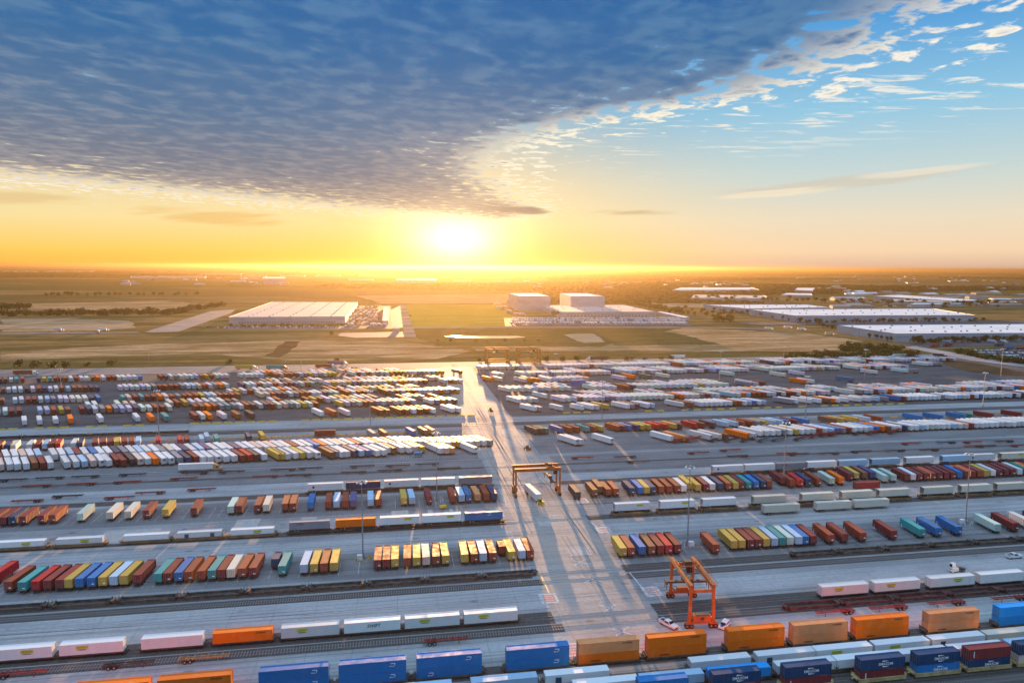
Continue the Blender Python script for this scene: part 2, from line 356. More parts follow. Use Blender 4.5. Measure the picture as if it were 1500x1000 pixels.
M['grass_d'] = mat('dark_verge_grass', fn=field((.10, .085, .03), (.17, .12, .05), 60, 10, (.06, .058, .02)))
M['soil'] = mat('bare_brown_soil', fn=field((.095, .058, .035), (.15, .09, .05), 80, 18, (.08, .05, .03)))
M['bare'] = mat('pale_bare_earth', fn=field((.50, .33, .20), (.34, .21, .11), 50, 12, (.42, .27, .16)))
M['gravel'] = mat('gravel_road', fn=field((.32, .26, .22), (.24, .19, .15), 30, 8))
def concrete(base, dark, lines=.5, rough=.85, warm=None, spec=.03):
    def fn(T, b):
        p = _pos(T)
        st = T.noise(_scaled(T, p, (.004, .42, 1)), 1, 3, .6)               # long bands of wear along the tracks
        st2 = T.noise(_scaled(T, p, (.02, 1.6, 1)), 1, 2, .5)
        bl = T.noise(_scaled(T, p, (.03, .07, 1)), 1, 5, .6)
        fine = T.noise(p, .8, 5, .65)
        c = T.mix(T.rng(bl, .35, .68), base, dark)
        c = T.mix(T.rng(st, .52, .66, 0, lines), c, tuple(v * .45 for v in dark))
        c = T.mix(T.rng(st2, .55, .7, 0, lines * .5), c, tuple(min(1, v * 1.35) for v in base))
        c = T.mix(T.rng(fine, .4, .7, 0, .35), c, tuple(v * .7 for v in dark))
        vs = T.add('ShaderNodeTexVoronoi'); T.put(vs.inputs['Vector'], _scaled(T, p, (.11, .16, 1))); vs.inputs['Scale'].default_value = 1
        c = T.mix(T.m('MULTIPLY', T.rng(T.m('ADD', vs.outputs['Distance'], T.m('MULTIPLY', fine, .35)), .40, .22), T.rng(bl, .42, .6, 0, .6)), c, tuple(v * .35 for v in dark))
        if warm is not None:
            wn = T.noise(_scaled(T, p, (.05, .03, 1)), 1, 4, .6); c = T.mix(T.rng(wn, .45, .65, 0, .6), c, warm)
        br = T.add('ShaderNodeTexBrick'); T.put(br.inputs['Vector'], p); br.inputs['Scale'].default_value = 1; br.inputs['Brick Width'].default_value = 12; br.inputs['Row Height'].default_value = 6
        br.inputs['Mortar Size'].default_value = .09; br.inputs['Mortar Smooth'].default_value = .3; br.offset = 0
        c = T.mix(T.m('MULTIPLY', br.outputs['Fac'], .42), c, tuple(v * .4 for v in dark))
        T.put(b.inputs['Base Color'], c); T.put(b.inputs['Roughness'], T.rng(fine, .3, .7, rough - .12, rough + .1)); b.inputs['Specular IOR Level'].default_value = spec
    return fn
M['concrete'] = mat('yard_concrete', fn=concrete((.33, .325, .325), (.245, .243, .25), .55))
M['asphalt'] = mat('yard_asphalt', fn=concrete((.125, .122, .125), (.085, .083, .088), .4))
M['midpave'] = mat('worn_paving', fn=concrete((.225, .222, .225), (.165, .163, .17), .5))
M['lane'] = mat('pale_lane', fn=concrete((.40, .395, .395), (.31, .308, .315), .5))
M['road'] = mat('crossing_road', fn=concrete((.40, .36, .335), (.29, .265, .25), .35, rough=.8, warm=(.42, .335, .28), spec=.03))
M['ballast'] = mat('track_ballast', fn=noisy((.11, .10, .095), (.06, .055, .05), 2.2, .95, spec=.1))
M['tie'] = mat('track_tie', (.16, .15, .145), .9)
M['rail'] = mat('rail_steel', fn=noisy((.14, .11, .10), (.22, .20, .19), .3, .5))
M['white_line'] = mat('white_marking', fn=noisy((.58, .58, .58), (.38, .36, .35), .9, .85, lo=.4, hi=.6, spec=.05))
M['yellow_line'] = mat('yellow_marking', fn=noisy((.55, .42, .10), (.38, .3, .14), .5, .6))
M['red_line'] = mat('red_marking', fn=noisy((.50, .2, .17), (.42, .3, .27), .9, .85, spec=.05))
M['water'] = mat('pond_water', (.05, .05, .05), .12)
M['patch_l'] = mat('pale_patch', fn=noisy((.44, .40, .38), (.36, .33, .32), .4, .85, spec=.1))

def poly(pts, z, mname, name):              # irregular flat patch of land, corners given where the photo shows them
    rg = random.Random(len(pts) + pts[0][0]); P = [Vector((*G(x, y), z)) for x, y in pts]; out = []
    amp = 0 if mname in ('gravel', 'patch_l', 'midpave', 'concrete', 'asphalt') else (.022 if mname != 'water' else .012)
    for i, a in enumerate(P):
        b = P[(i + 1) % len(P)]; d = b - a; L = d.length; n = 1 if amp == 0 else max(4, min(60, int(L / 8))); nr = Vector((-d.y, d.x, 0)).normalized(); ph = rg.random() * 6
        for k in range(n):
            f = k / n; w = min(L, 400) * amp * (math.sin(f * 9 + ph) * .6 + math.sin(f * 23 + 2 * ph) * .35 + rg.uniform(-.5, .5)) * math.sin(math.pi * f) ** .5
            out.append(a + d * f + nr * w)
    mb = MB(); mb.quad(out); return struct(name, mb.mesh(name, [mname]))
YF = 742.0
rect(-60000, 60000, -3000, 60000, 0.0, 'terrain', 'ground')
rect(-1400, 1100, 40, YF, .05, 'concrete', 'yard_pavement')
# asphalt parking fields and paler running lanes, sheets 4 mm and more above the slab
for x0, x1, y0, y1, m_ in ((-1400, 44, 472, 700, 'asphalt'), (78, 1100, 464, 700, 'asphalt'), (-1400, 44, 362, 429, 'midpave'), (78, 1100, 366, 429, 'midpave'), (-1400, 45, 286, 309, 'midpave'), (78, 1100, 283, 309, 'midpave'),
                         (-1400, 44, 225, 246, 'midpave'), (80, 1100, 222, 245, 'midpave'), (-1400, 45, 334, 361, 'midpave'), (82, 1100, 330, 362, 'midpave'), (-1400, 1100, 40, 152, 'midpave'), (-1400, 1100, 703, 740, 'midpave')):
    rect(x0, x1, y0, y1, .056, m_, 'pavement')
for x0, x1, y0, y1 in ((-1400, 45, 451, 468), (78, 1100, 447, 461), (-1400, 45, 196, 212), (82, 1100, 196, 207), (-1400, 44, 249, 259), (80, 1100, 249, 260), (-1400, 1100, 172, 180), (-1400, 45, 319, 333), (84, 1100, 318, 329)):
    rect(x0, x1, y0, y1, .062, 'lane', 'lane')
rect(47, 75.5, 172, 705, .068, 'road', 'road')
# patches and lines on the road and in the rows
def road_x(x, y, s=3.2):
    mb = MB()
    for sgn in (1, -1): mb.beam((x - s * .95, y - sgn * s * .75, 0), (x + s * .95, y + sgn * s * .75, 0), .34, .004)
    struct('road_marking', mb.mesh('marking', ['white_line']), .075)
for p in ((850, 823), (866, 848), (894, 890), (911, 925), (806, 757), (812, 767)): road_x(*G(*p))
def red_square(px, py, w=5.5, d=6.5):
    x, y = G(px, py); mb = MB(); mb.quad([(x - w / 2, y - d / 2, 0), (x + w / 2, y - d / 2, 0), (x + w / 2, y + d / 2, 0), (x - w / 2, y + d / 2, 0)])
    mb.quad([(x - w * .3, y - d * .36, .004), (x + w * .34, y - d * .36, .004), (x + w * .34, y + d * .36, .004), (x - w * .3, y + d * .36, .004)], 1)
    for k in range(3): mb.quad([(x - w * .2, y - d * .24 + k * d * .2, .008), (x + w * .24, y - d * .24 + k * d * .2, .008), (x + w * .24, y - d * .17 + k * d * .2, .008), (x - w * .2, y - d * .17 + k * d * .2, .008)])
    struct('road_marking', mb.mesh('marking', ['white_line', 'red_line']), .075)
for p in ((804, 876), (955, 866), (840, 951), (884, 776), (852, 733)): red_square(*p)
def line(a, b, w=.22, m_='white_line'):
    (x0, y0), (x1, y1) = G(*a), G(*b); mb = MB(); mb.beam((x0, y0, 0), (x1, y1, 0), w, .004); struct('road_marking', mb.mesh('marking', [m_]), .079)
for a, b in (((804, 868), (792, 842)), ((742, 742), (734, 716)), ((738, 735), (731, 715))): line(a, b, .45, 'yellow_line' if a[0] == 804 else 'white_line')
for a, b in (((866, 765), (884, 780)), ((922, 838), (947, 868)), ((735, 640), (764, 655)), ((700, 577), (712, 600)), ((753, 632), (765, 652)), ((700, 660), (722, 650)), ((666, 536), (676, 550))): line(a, b, .5)
for k in range(9): line((757 + 4 * k, 632 + 8.2 * k), (759 + 4 * k, 636 + 8.2 * k), .3)
mb = MB()
for x0, y0, w, d in ((-2, 275, 7, 13), (13, 274, 2, 13), (22, 274, 1.5, 13), (41, 274, 3, 12), (-38, 272, 6, 14), (-63, 271, 9, 16), (-110, 268, 20, 14), (56, 262, 5, 8), (61, 232, 8, 7), (52, 300, 6, 9), (64, 415, 7, 12), (55, 470, 8, 14), (66, 520, 6, 20)):
    mb.quad([(x0, y0, 0), (x0 + w, y0, 0), (x0 + w, y0 + d, 0), (x0, y0 + d, 0)])
struct('pavement_patch', mb.mesh('patch', ['patch_l']), .072)
# tyre marks: paired dark arcs where tractors swing off the road, straight wear along the lanes
M['tyre_mark'] = mat('tyre_mark', fn=noisy((.21, .20, .20), (.28, .27, .27), .25, .9, lo=.35, hi=.6, sc=(1, .3, 1), spec=0))
mb = MB(); rg = random.Random(11)
def strip(pts, w=.32):
    for a, b in zip(pts, pts[1:]):
        d = Vector((b[0] - a[0], b[1] - a[1], 0)).normalized(); n_ = Vector((-d.y, d.x, 0)) * w / 2
        mb.quad([(a[0] - n_.x, a[1] - n_.y, 0), (b[0] - n_.x, b[1] - n_.y, 0), (b[0] + n_.x, b[1] + n_.y, 0), (a[0] + n_.x, a[1] + n_.y, 0)])
for i in range(9):
    yj = rg.choice((203, 254, 325, 365, 431, 455, 462)) + rg.uniform(-6, 6); s = rg.choice((-1, 1)); rr = rg.uniform(9, 20); xr = rg.uniform(50, 72); L_ = rg.uniform(15, 70); u = rg.choice((-1, 1))
    for off in (-.95, .95):
        q = [(xr + off, yj + u * (rr + L_ * .6)), (xr + off, yj + u * rr)] + [(xr + s * rr - s * (rr - s * off) * math.cos(t), yj + u * rr - u * (rr - s * off) * math.sin(t)) for t in [k * math.pi / 16 for k in range(1, 9)]] + [(xr + s * (rr + L_), yj + u * s * off)]
        strip(q)
for i in range(20):
    x0 = rg.uniform(50, 73); y0 = rg.uniform(175, 600); L_ = rg.uniform(40, 160); dx = rg.uniform(-3, 3)
    for off in (-.95, .95): strip([(x0 + off + dx * t * t, y0 + L_ * t) for t in (0, .3, .6, 1)])
for i in range(70):
    yj = rg.choice((177, 203, 254, 325, 350, 455, 460, 434)) + rg.uniform(-5, 5); x0 = rg.choice((rg.uniform(-260, 0), rg.uniform(80, 330))); L_ = rg.uniform(40, 180); dy = rg.uniform(-1.5, 1.5)
    for off in (-.95, .95): strip([(x0 + L_ * t, yj + off + dy * t * t) for t in (0, .25, .5, .75, 1)], .28)
struct('tyre_marks', mb.mesh('tyre_marks', ['tyre_mark']), .0725)
# parking bay lines in front of the rows
mb = MB()
for y0, x0, x1, st in ((229, -160, 44, 3.2), (229, 84, 300, 3.2), (291, -150, 44, 3.4), (290, 84, 330, 3.4)):
    x = x0
    while x < x1:
        if random.random() < .55: mb.box(x, x + .12, y0 - .3, y0 + 12, 0, .004)
        x += st
struct('bay_marking', mb.mesh('bays', ['white_line']), .066)

def track(Y, x0, x1, ties=False, bal=3.6, gapbal=None, z=.066):
    root = bpy.data.objects.new('railway_track', None); COL.objects.link(root); root.location = (0, Y, 0); root['kind'] = 'structure'
    mb = MB()
    for a, b in (gapbal or ((x0, x1),)): mb.quad([(a, -bal / 2, z), (b, -bal / 2, z), (b, bal / 2, z), (a, bal / 2, z)])
    o = obj('ballast', mb.mesh('ballast', ['ballast']), root)
    for s in (-.72, .72):
        mb = MB(); mb.box(x0, x1, s - .05, s + .05, z, z + .06); obj('rail', mb.mesh('rail', ['rail']), root)
    if ties:
        mb = MB()
        for a, b in (gapbal or ((x0, x1),)):
            x = a
            while x < b: mb.box(x, x + .28, -1.3, 1.3, z, z + .035, bottom=False); x += .78
        obj('sleepers', mb.mesh('sleepers', ['tie']), root)
    return root
LX, RX = -420, 620
GAP = lambda a, b: ((LX, a), (b, RX))
for Y, ties, a, b, bal in ((184.0, True, 46.5, 74.5, 4.4), (190.2, False, 45, 76, 7.0), (213.2, True, 46.5, 75, 4.2), (219.3, False, 44, 76, 5.6), (267.8, False, 43, 77, 5.0), (315.0, False, 44.5, 77, 5.5), (345.5, False, 44, 79, 2.8), (441, False, 46, 76, 5.5), (446, False, 46, 76, 3.0)):
    track(Y, LX, RX, ties, bal, GAP(a, b))
for Y, t in ((165.3, False), (157.3, False), (152.4, False), (147.4, False)): track(Y, LX, RX, False, 5.2)
track(142.5, LX, RX, True, 5.0); track(136.8, LX, RX, True, 4.6)
rect(60, 420, 133, 147, .064, 'ballast', 'ballast_bed')
for Y, x0, x1 in ((345.5, 44, 79), (441, 46, 76), (313.5, 44.5, 77)): pass

# ---- fields beyond the yard (each one a flat patch of land)
rect(-1500, 1000, YF + 2, 790, .05, 'grass_d', 'grass_verge')
poly([(0, 510), (330, 496), (600, 500), (720, 520), (560, 531), (300, 530), (0, 532)], .10, 'terrain', 'field')
poly([(0, 520), (120, 508), (420, 498), (590, 500), (690, 514), (640, 526), (430, 528), (300, 518), (160, 522), (0, 530)], .16, 'straw', 'field')
poly([(388, 522), (418, 500), (440, 500), (424, 516), (408, 524)], .22, 'soil', 'field')
poly([(0, 486), (0, 467), (110, 466), (190, 470), (200, 480), (100, 487)], .16, 'bare', 'field')
poly([(0, 446), (240, 440), (330, 448), (240, 456), (0, 452)], .16, 'straw', 'field')
poly([(588, 446), (730, 446), (752, 470), (740, 478), (604, 480)], .16, 'grass_g', 'field')
poly([(520, 433), (750, 431), (742, 444), (560, 445)], .16, 'straw', 'field')
poly([(600, 482), (830, 478), (1000, 482), (1020, 500), (860, 508), (640, 506), (606, 492)], .16, 'grass_d', 'field')
poly([(826, 490), (846, 488), (868, 488), (880, 495), (886, 501), (856, 503), (838, 496)], .22, 'bare', 'field')
poly([(880, 508), (1000, 480), (1180, 488), (1270, 500), (1200, 512), (1000, 516)], .22, 'straw', 'field')
poly([(880, 490), (960, 482), (1060, 505), (900, 506)], .28, 'grass_d', 'field')
poly([(690, 508), (1240, 505), (1270, 509), (1240, 514), (700, 515)], .30, 'straw', 'field')
poly([(930, 440), (1030, 442), (1040, 450), (950, 449)], .16, 'bare', 'field')
poly([(660, 437), (760, 440), (900, 437), (900, 430), (740, 431)], .10, 'grass_g', 'field')
poly([(650, 492.6), (668, 492.0), (700, 492.4), (758, 492.2), (771, 494.2), (752, 495.6), (700, 495.8), (678, 494.4)], .34, 'water', 'pond')
poly([(0, 487.5), (200, 486), (205, 487.6), (0, 490)], .4, 'gravel', 'access_road')
poly([(212, 486.4), (308, 456), (345, 453), (340, 458), (262, 486), (225, 487.2)], .4, 'midpave', 'access_road')
poly([(586, 446), (594, 446), (610, 494), (592, 494)], .40, 'gravel', 'access_road')
poly([(604, 479.2), (1000, 478.6), (1120, 481), (1120, 482.6), (1000, 480.2), (604, 480.8)], .46, 'gravel', 'access_road')
poly([(494, 492), (500, 488), (590, 486), (592, 494), (520, 495)], .46, 'midpave', 'pavement')
poly([(330, 478), (520, 478), (590, 446), (594, 480), (500, 482), (330, 482)], .34, 'midpave', 'pavement')
poly([(516, 448), (572, 448), (574, 482), (504, 480)], .38, 'asphalt', 'pavement')
poly([(738, 466), (1005, 464), (1012, 477), (740, 478)], .34, 'asphalt', 'pavement')
poly([(1080, 472), (1500, 470), (1500, 476), (1240, 476), (1100, 476)], .36, 'asphalt', 'pavement')
poly([(1310, 503), (1500, 500), (1500, 506), (1345, 510)], .36, 'asphalt', 'road')
poly([(1325, 509), (1338, 507), (1500, 533), (1500, 538), (1420, 528)], .42, 'concrete', 'road')
poly([(1400, 515), (1500, 509), (1500, 532), (1440, 526)], .40, 'asphalt', 'pavement')
poly([(1350, 524), (1430, 531), (1500, 545), (1500, 552), (1420, 545)], .14, 'soil', 'grass_verge')
# ------------------------------------------------------------------ builders: containers, trailers, rail cars
def container_mb(L, H=2.75, W=2.5, corr=True, reefer=False):
    """box along +y, doors at y=0, underside at z=0"""
    mb = MB(); h = W / 2; t = .13
    for x in (-h, h - t):
        for y in (0, L - t): mb.box(x, x + t, y, y + t, 0, H)
        mb.box(x, x + t, t, L - t, 0, .16); mb.box(x, x + t, t, L - t, H - .1, H)
    if L > 14:                                                   # castings at the 40-foot positions
        for y in (L / 2 - 6.1, L / 2 + 6.0):
            for x in (-h - .012, h - t + .012): mb.box(x, x + t, y, y + .14, .0, H + .01)
    for y in (0, L - t): mb.box(-h + t, h - t, y, y + t, 0, .16); mb.box(-h + t, h - t, y, y + t, H - .1, H)
    n = int((L - .3) / (.28 if corr else .6)); dp = .055 if corr else .018
    for sx in (-1, 1):                                           # ribbed sides
        ys = [t + (L - 2 * t) * i / n for i in range(n + 1)]; xs = [sx * (h - .02 - (dp if (i // 2) % 2 else 0)) for i in range(n + 1)]
        for i in range(n):
            a = [(xs[i], ys[i], .16), (xs[i + 1], ys[i + 1], .16), (xs[i + 1], ys[i + 1], H - .1), (xs[i], ys[i], H - .1)]
            mb.quad(a if sx > 0 else a[::-1])
    m = max(6, int(L / 1.0)); ys = [t + (L - 2 * t) * i / m for i in range(m + 1)]
    for i in range(m):                                           # roof, faintly ridged
        z0, z1 = H - .03 - (.004 if corr else 0) * (i % 2), H - .03 - (.004 if corr else 0) * ((i + 1) % 2)
        mb.quad([(-h + t, ys[i], z0), (h - t, ys[i], z0), (h - t, ys[i + 1], z1), (-h + t, ys[i + 1], z1)])
    mb.quad([(h - t, L - .04, .16), (-h + t, L - .04, .16), (-h + t, L - .04, H - .1), (h - t, L - .04, H - .1)])
    mb.quad([(-h, 0, 0.0), (h, 0, 0), (h, L, 0), (-h, L, 0)][::-1])
    return mb
def door_mb(H=2.75, W=2.5):
    mb = MB()
    for s in (-1, 1):
        x0, x1 = sorted((s * .015, s * (W / 2 - .14))); mb.box(x0, x1, .05, .09, .17, H - .11)
        for k in (.3, .75):
            x = s * (W / 2) * k; mb.cyl((x, .03, .2), (x, .03, H - .15), .03, n=6, m=1)
        for z in (.6, 1.15): mb.box(s * .25 - .12, s * .25 + .12, .0, .03, z, z + .07, m=1)
        for z in (.5, 1.25, 2.1): mb.box(x0 if s < 0 else x1 - .1, x0 + .1 if s < 0 else x1, .02, .05, z, z + .08, m=1)
    return mb
def wheel_mb():
    mb = MB()
    for s in (-1, 1):
        mb.cyl((s * .02, 0, 0), (s * .30, 0, 0), .51, n=14); mb.cyl((s * .30, 0, 0), (s * .315, 0, 0), .27, n=10, m=1)
    return mb
def chassis_mb(L, deck=1.28, axles=(2.0, 3.3)):
    mb = MB()
    for x in (-.52, .40): mb.box(x, x + .12, .1, L - .2, deck - .38, deck - .02)
    for y in [.05 + i * (L - .3) / 7 for i in range(8)]: mb.box(-1.18, 1.18, y, y + .14, deck - .16, deck - .01)
    mb.box(-1.15, 1.15, -.02, .1, deck - .75, deck - .6); mb.box(-.7, -.55, 0, .1, deck - .7, deck - .1); mb.box(.55, .7, 0, .1, deck - .7, deck - .1)
    for y in axles: mb.cyl((-1.1, y, .51), (1.1, y, .51), .09, n=8)
    mb.box(-.62, .62, axles[0] - .5, axles[1] + .5, .62, deck - .4)
    for x in (-.85, .75):
        mb.box(x, x + .12, L - 2.9, L - 2.76, .12, deck - .2); mb.box(x - .1, x + .22, L - 2.98, L - 2.68, .06, .12)
    for x in (-1.2, .55): mb.box(x, x + .65, axles[0] - 1.0, axles[0] - .97, .25, 1.0)
    return mb
ME = {}
ME['wheel'] = wheel_mb().mesh('wheel', ['tyre', 'hub'])
for L_, n_ in ((12.2, '40'), (6.06, '20'), (16.15, '53')):
    ME['box' + n_] = container_mb(L_).mesh('container', ['paint']); ME['chassis' + n_] = chassis_mb(L_ if L_ > 7 else 7.2).mesh('chassis', ['dark'])
    ME['dom' + n_] = container_mb(L_, H=2.85, W=2.55, corr=False).mesh('container', ['paint_flat'])
ME['door'] = door_mb().mesh('door', ['paint', 'galv'])
ME['dry'] = container_mb(16.15, H=2.92, W=2.58, corr=False).mesh('trailer_body', ['paint_flat'])
ME['drydoor'] = door_mb(2.92, 2.58).mesh('door', ['paint_flat', 'dark'])
ME['chassis_dry'] = chassis_mb(16.15, 1.15, (2.2, 3.5)).mesh('running_gear', ['dark'])
def far_trailer_mb(L, body_m=0, dark_m=1, W=2.58, z0=1.12, H=2.92, c=None, mb=None, M4=None):
    mb = mb or MB(); b0 = len(mb.v)
    mb.box(-W / 2, W / 2, 0, L, z0, z0 + H, body_m, c); mb.box(-.75, .75, .4, 4.4, .12, z0, dark_m, c and (.03, .03, .03)); mb.box(-.95, .95, L - 2.9, L - 2.5, .05, z0, dark_m, c and (.03, .03, .03))
    mb.box(-W / 2 + .25, W / 2 - .25, -.03, 0, z0 + .3, z0 + H - .35, body_m, c and tuple(v * .8 for v in c[:3]))
    if M4 is not None: mb.v[b0:] = [tuple(M4 @ Vector(p)) for p in mb.v[b0:]]
    return mb
for L_, n_ in ((12.2, '40'), (16.15, '53')): ME['far' + n_] = far_trailer_mb(L_).mesh('parked_trailer', ['paint_flat', 'dark'])
ME['far20'] = far_trailer_mb(6.1).mesh('parked_trailer', ['paint_flat', 'dark'])
ME['tankcap'] = MB().box(-.6, .6, -.07, -.03, 2.75, 3.45).mesh('reefer_unit', ['dark'])

def container_trailer(k, x, y, rz, label, group, size='40', chassis='dark'):
    t = thing('container_trailer', label, 'container trailer', (x, y, .06), rz, group)
    L = {'40': 12.2, '20': 6.06, '53': 16.15}[size]
    c = obj('container', ME['box' + size], t, (0, .05, 1.29), color=pcol(k)); obj('door', ME['door'], c, (0, -.05, 0), color=pcol(k))
    obj('chassis', ME['chassis' + size], t)
    for yy in (2.0, 3.3):
        for s in (-1, 1): obj('wheel', ME['wheel'], t, (s * .9, yy, .51))
    return t
def box_trailer(k, x, y, rz, label, group, reefer=False):
    t = thing('box_trailer', label, 'box trailer', (x, y, .06), rz, group)
    b = obj('trailer_body', ME['dry'], t, (0, .05, 1.15), color=pcol(k)); obj('door', ME['drydoor'], b, (0, -.05, 0), color=pcol(k))
    obj('running_gear', ME['chassis_dry'], t)
    for yy in (2.2, 3.5):
        for s in (-1, 1): obj('wheel', ME['wheel'], t, (s * .95, yy, .51))
    if reefer: obj('reefer_unit', ME['tankcap'], t)
    return t
def far_trailer(k, x, y, rz, label, group, name='box_trailer', cat='box trailer', size='53'):
    o = obj(name, ME['far' + size], None, (x, y, .06), rz, pcol(k)); return tag(o, label, cat, group)

# ---- rail cars (length along x, centred, rail head at z=0)
def bogie_mb():
    mb = MB()
    for s in (-.76, .76):
        mb.box(-1.25, 1.25, s - .09, s + .09, .35, .62); mb.box(-.3, .3, s - .12, s + .12, .2, .75)
        for x in (-.85, .85): mb.cyl((x, s - .05, .43), (x, s + .05, .43), .43, n=14)
    for x in (-.85, .85): mb.cyl((x, -.8, .43), (x, .8, .43), .09, n=6)
    mb.box(-.35, .35, -.9, .9, .5, .72); return mb
ME['bogie'] = bogie_mb().mesh('bogie', ['dark'])
def well_mb(W, total, sill=.95, base=.30):
    mb = MB(); h = W / 2
    for s in (-1, 1):
        y0, y1 = sorted((s * 1.36, s * 1.54)); mb.box(-h - .3, h + .3, y0, y1, base, base + sill)
        for i in range(int(W / 1.5)): x = -h + .8 + i * 1.5; mb.box(x, x + .1, min(s * 1.54, s * 1.60), max(s * 1.54, s * 1.60), base + .03, base + sill - .03)
        mb.box(-h - .3, h + .3, *sorted((s * 1.50, s * 1.62)), base + sill - .1, base + sill + .02)
    for i in range(6): x = -h + i * (W - .4) / 5; mb.box(x, x + .4, -1.36, 1.36, base, base + .12)
    mb.box(-h, h, -.35, .35, base, base + .1)
    for s in (-1, 1):
        x0, x1 = sorted((s * (h + .3), s * (total / 2 - .25))); mb.box(x0, x1, -1.2, 1.2, .98, 1.22); mb.box(*sorted((s * (h + .15), s * (h + .35))), -1.5, 1.5, base + .1, 1.5)
        mb.box(*sorted((s * (total / 2 - .3), s * (total / 2 + .3))), -.16, .16, .72, .98)
        mb.box(*sorted((s * (total / 2 - .5), s * (total / 2 - .42))), -1.3, -1.2, .9, 2.0); mb.box(*sorted((s * (total / 2 - .5), s * (total / 2 - .42))), 1.2, 1.3, .9, 2.0)
    return mb
def flat_mb(total, z=1.0):
    mb = MB(); h = total / 2
    mb.box(-h + .3, h - .3, -.45, .45, .62, z); 
    for i in range(9): x = -h + .8 + i * (total - 1.9) / 8; mb.box(x, x + .3, -1.3, 1.3, z - .22, z)
    for s in (-1, 1): mb.box(-h + .5, h - .5, *sorted((s * 1.18, s * 1.34)), z - .26, z - .02); mb.box(*sorted((s * (h - .3), s * (h + .3))), -.16, .16, .72, .98)
    return mb
_rc = {}
def rail_car(kind, xc, Y, W, total, m_, label, group, sill=.95):
    t = thing('well_car' if kind == 'well' else 'flat_car', label, 'rail car', (xc, Y, .13), 0, group)
    key = (kind, W, total, m_, sill)
    if key not in _rc: _rc[key] = (well_mb(W, total, sill) if kind == 'well' else flat_mb(total)).mesh('car_body', [m_])
    obj('car_body', _rc[key], t)
    for s in (-1, 1): obj('bogie', ME['bogie'], t, (s * (total / 2 - 1.7), 0, 0))
    return t
def lettering(txt, size, m_, shear=0.0):
    cu = bpy.data.curves.new('lettering', 'FONT'); cu.body = txt; cu.size = size; cu.shear = shear; cu.align_x = 'CENTER'; cu.align_y = 'CENTER'; cu.extrude = .004; cu.offset = .012
    o = bpy.data.objects.new('lettering_curve', cu); COL.objects.link(o); bpy.context.view_layer.update()
    me = bpy.data.meshes.new_from_object(o.evaluated_get(bpy.context.evaluated_depsgraph_get())); bpy.data.objects.remove(o); me.materials.clear(); me.materials.append(M[m_]); me.name = 'lettering'; return me
TX = {'jb': lettering('J.B.HUNT', .62, 'inkgreen'), 'sub': lettering('INTERMODAL', .34, 'inkblue'), 'swift': lettering('SWIFT', 1.35, 'ink', .25), 'emaz': lettering('EMAZOM', .95, 'inkwhite'),
      'sch': lettering('SCHNEIDER', .5, 'ink'), 'fed': lettering('FedEx', 1.15, 'inkblue'), 'bars': lettering('- - - - -', .8, 'inkblue')}
ME['placard'] = MB().box(-1.55, 1.55, -.02, 0, -.42, .42).mesh('placard', ['placard'])
def arc_mb(w, up):
    mb = MB(); n = 8
    for i in range(n):
        a, b2 = (i / n - .5) * 2, ((i + 1) / n - .5) * 2
        za, zb = [.42 * w * .25 * (1 - q * q) for q in (a, b2)]; ta, tb = [.10 * (1 - .75 * q) for q in (a, b2)]
        if not up: za, zb = -za, -zb
        mb.quad([(a * w, 0, za - ta), (b2 * w, 0, zb - tb), (b2 * w, 0, zb + tb), (a * w, 0, za + ta)])
    return mb
ME['arc_up'] = arc_mb(.85, True).mesh('swoosh', ['inkwhite']); ME['arc_dn'] = arc_mb(.85, False).mesh('swoosh', ['inkwhite'])
def bluelogo_mb():
    mb = MB(); mb.box(-.55, .55, -.012, 0, .38, .55); mb.box(.40, .55, -.012, 0, -.1, .38); mb.box(-.8, -.35, -.012, 0, -.3, -.12); mb.box(-.2, .35, -.012, 0, -.3, -.18); return mb
ME['swoosh_logo'] = bluelogo_mb().mesh('swoosh', ['inkwhite'])
ME['round_logo'] = MB().cyl((0, 0, 0), (0, -.015, 0), .55, n=16).mesh('emblem', ['inkblue'])
ME['square_panel'] = MB().box(-.75, .75, -.015, 0, -.75, .75).mesh('panel', ['inkteal'])
ME['stripe_w'] = MB().box(-.12, .12, -.012, 0, -.8, .8).mesh('letter_strip', ['inkwhite'])
ME['door_mark'] = MB().box(-.38, .38, -.012, .05, -.16, .16).mesh('number_plate', ['inkwhite'])
def mark(c, me, name, x, z, W, lab=None):      # a mark on the side that faces the camera; c lies along x with its underside at z=0
    o = obj(name, me, c, (-(W / 2) - .03, x, z), R(-90)); return o
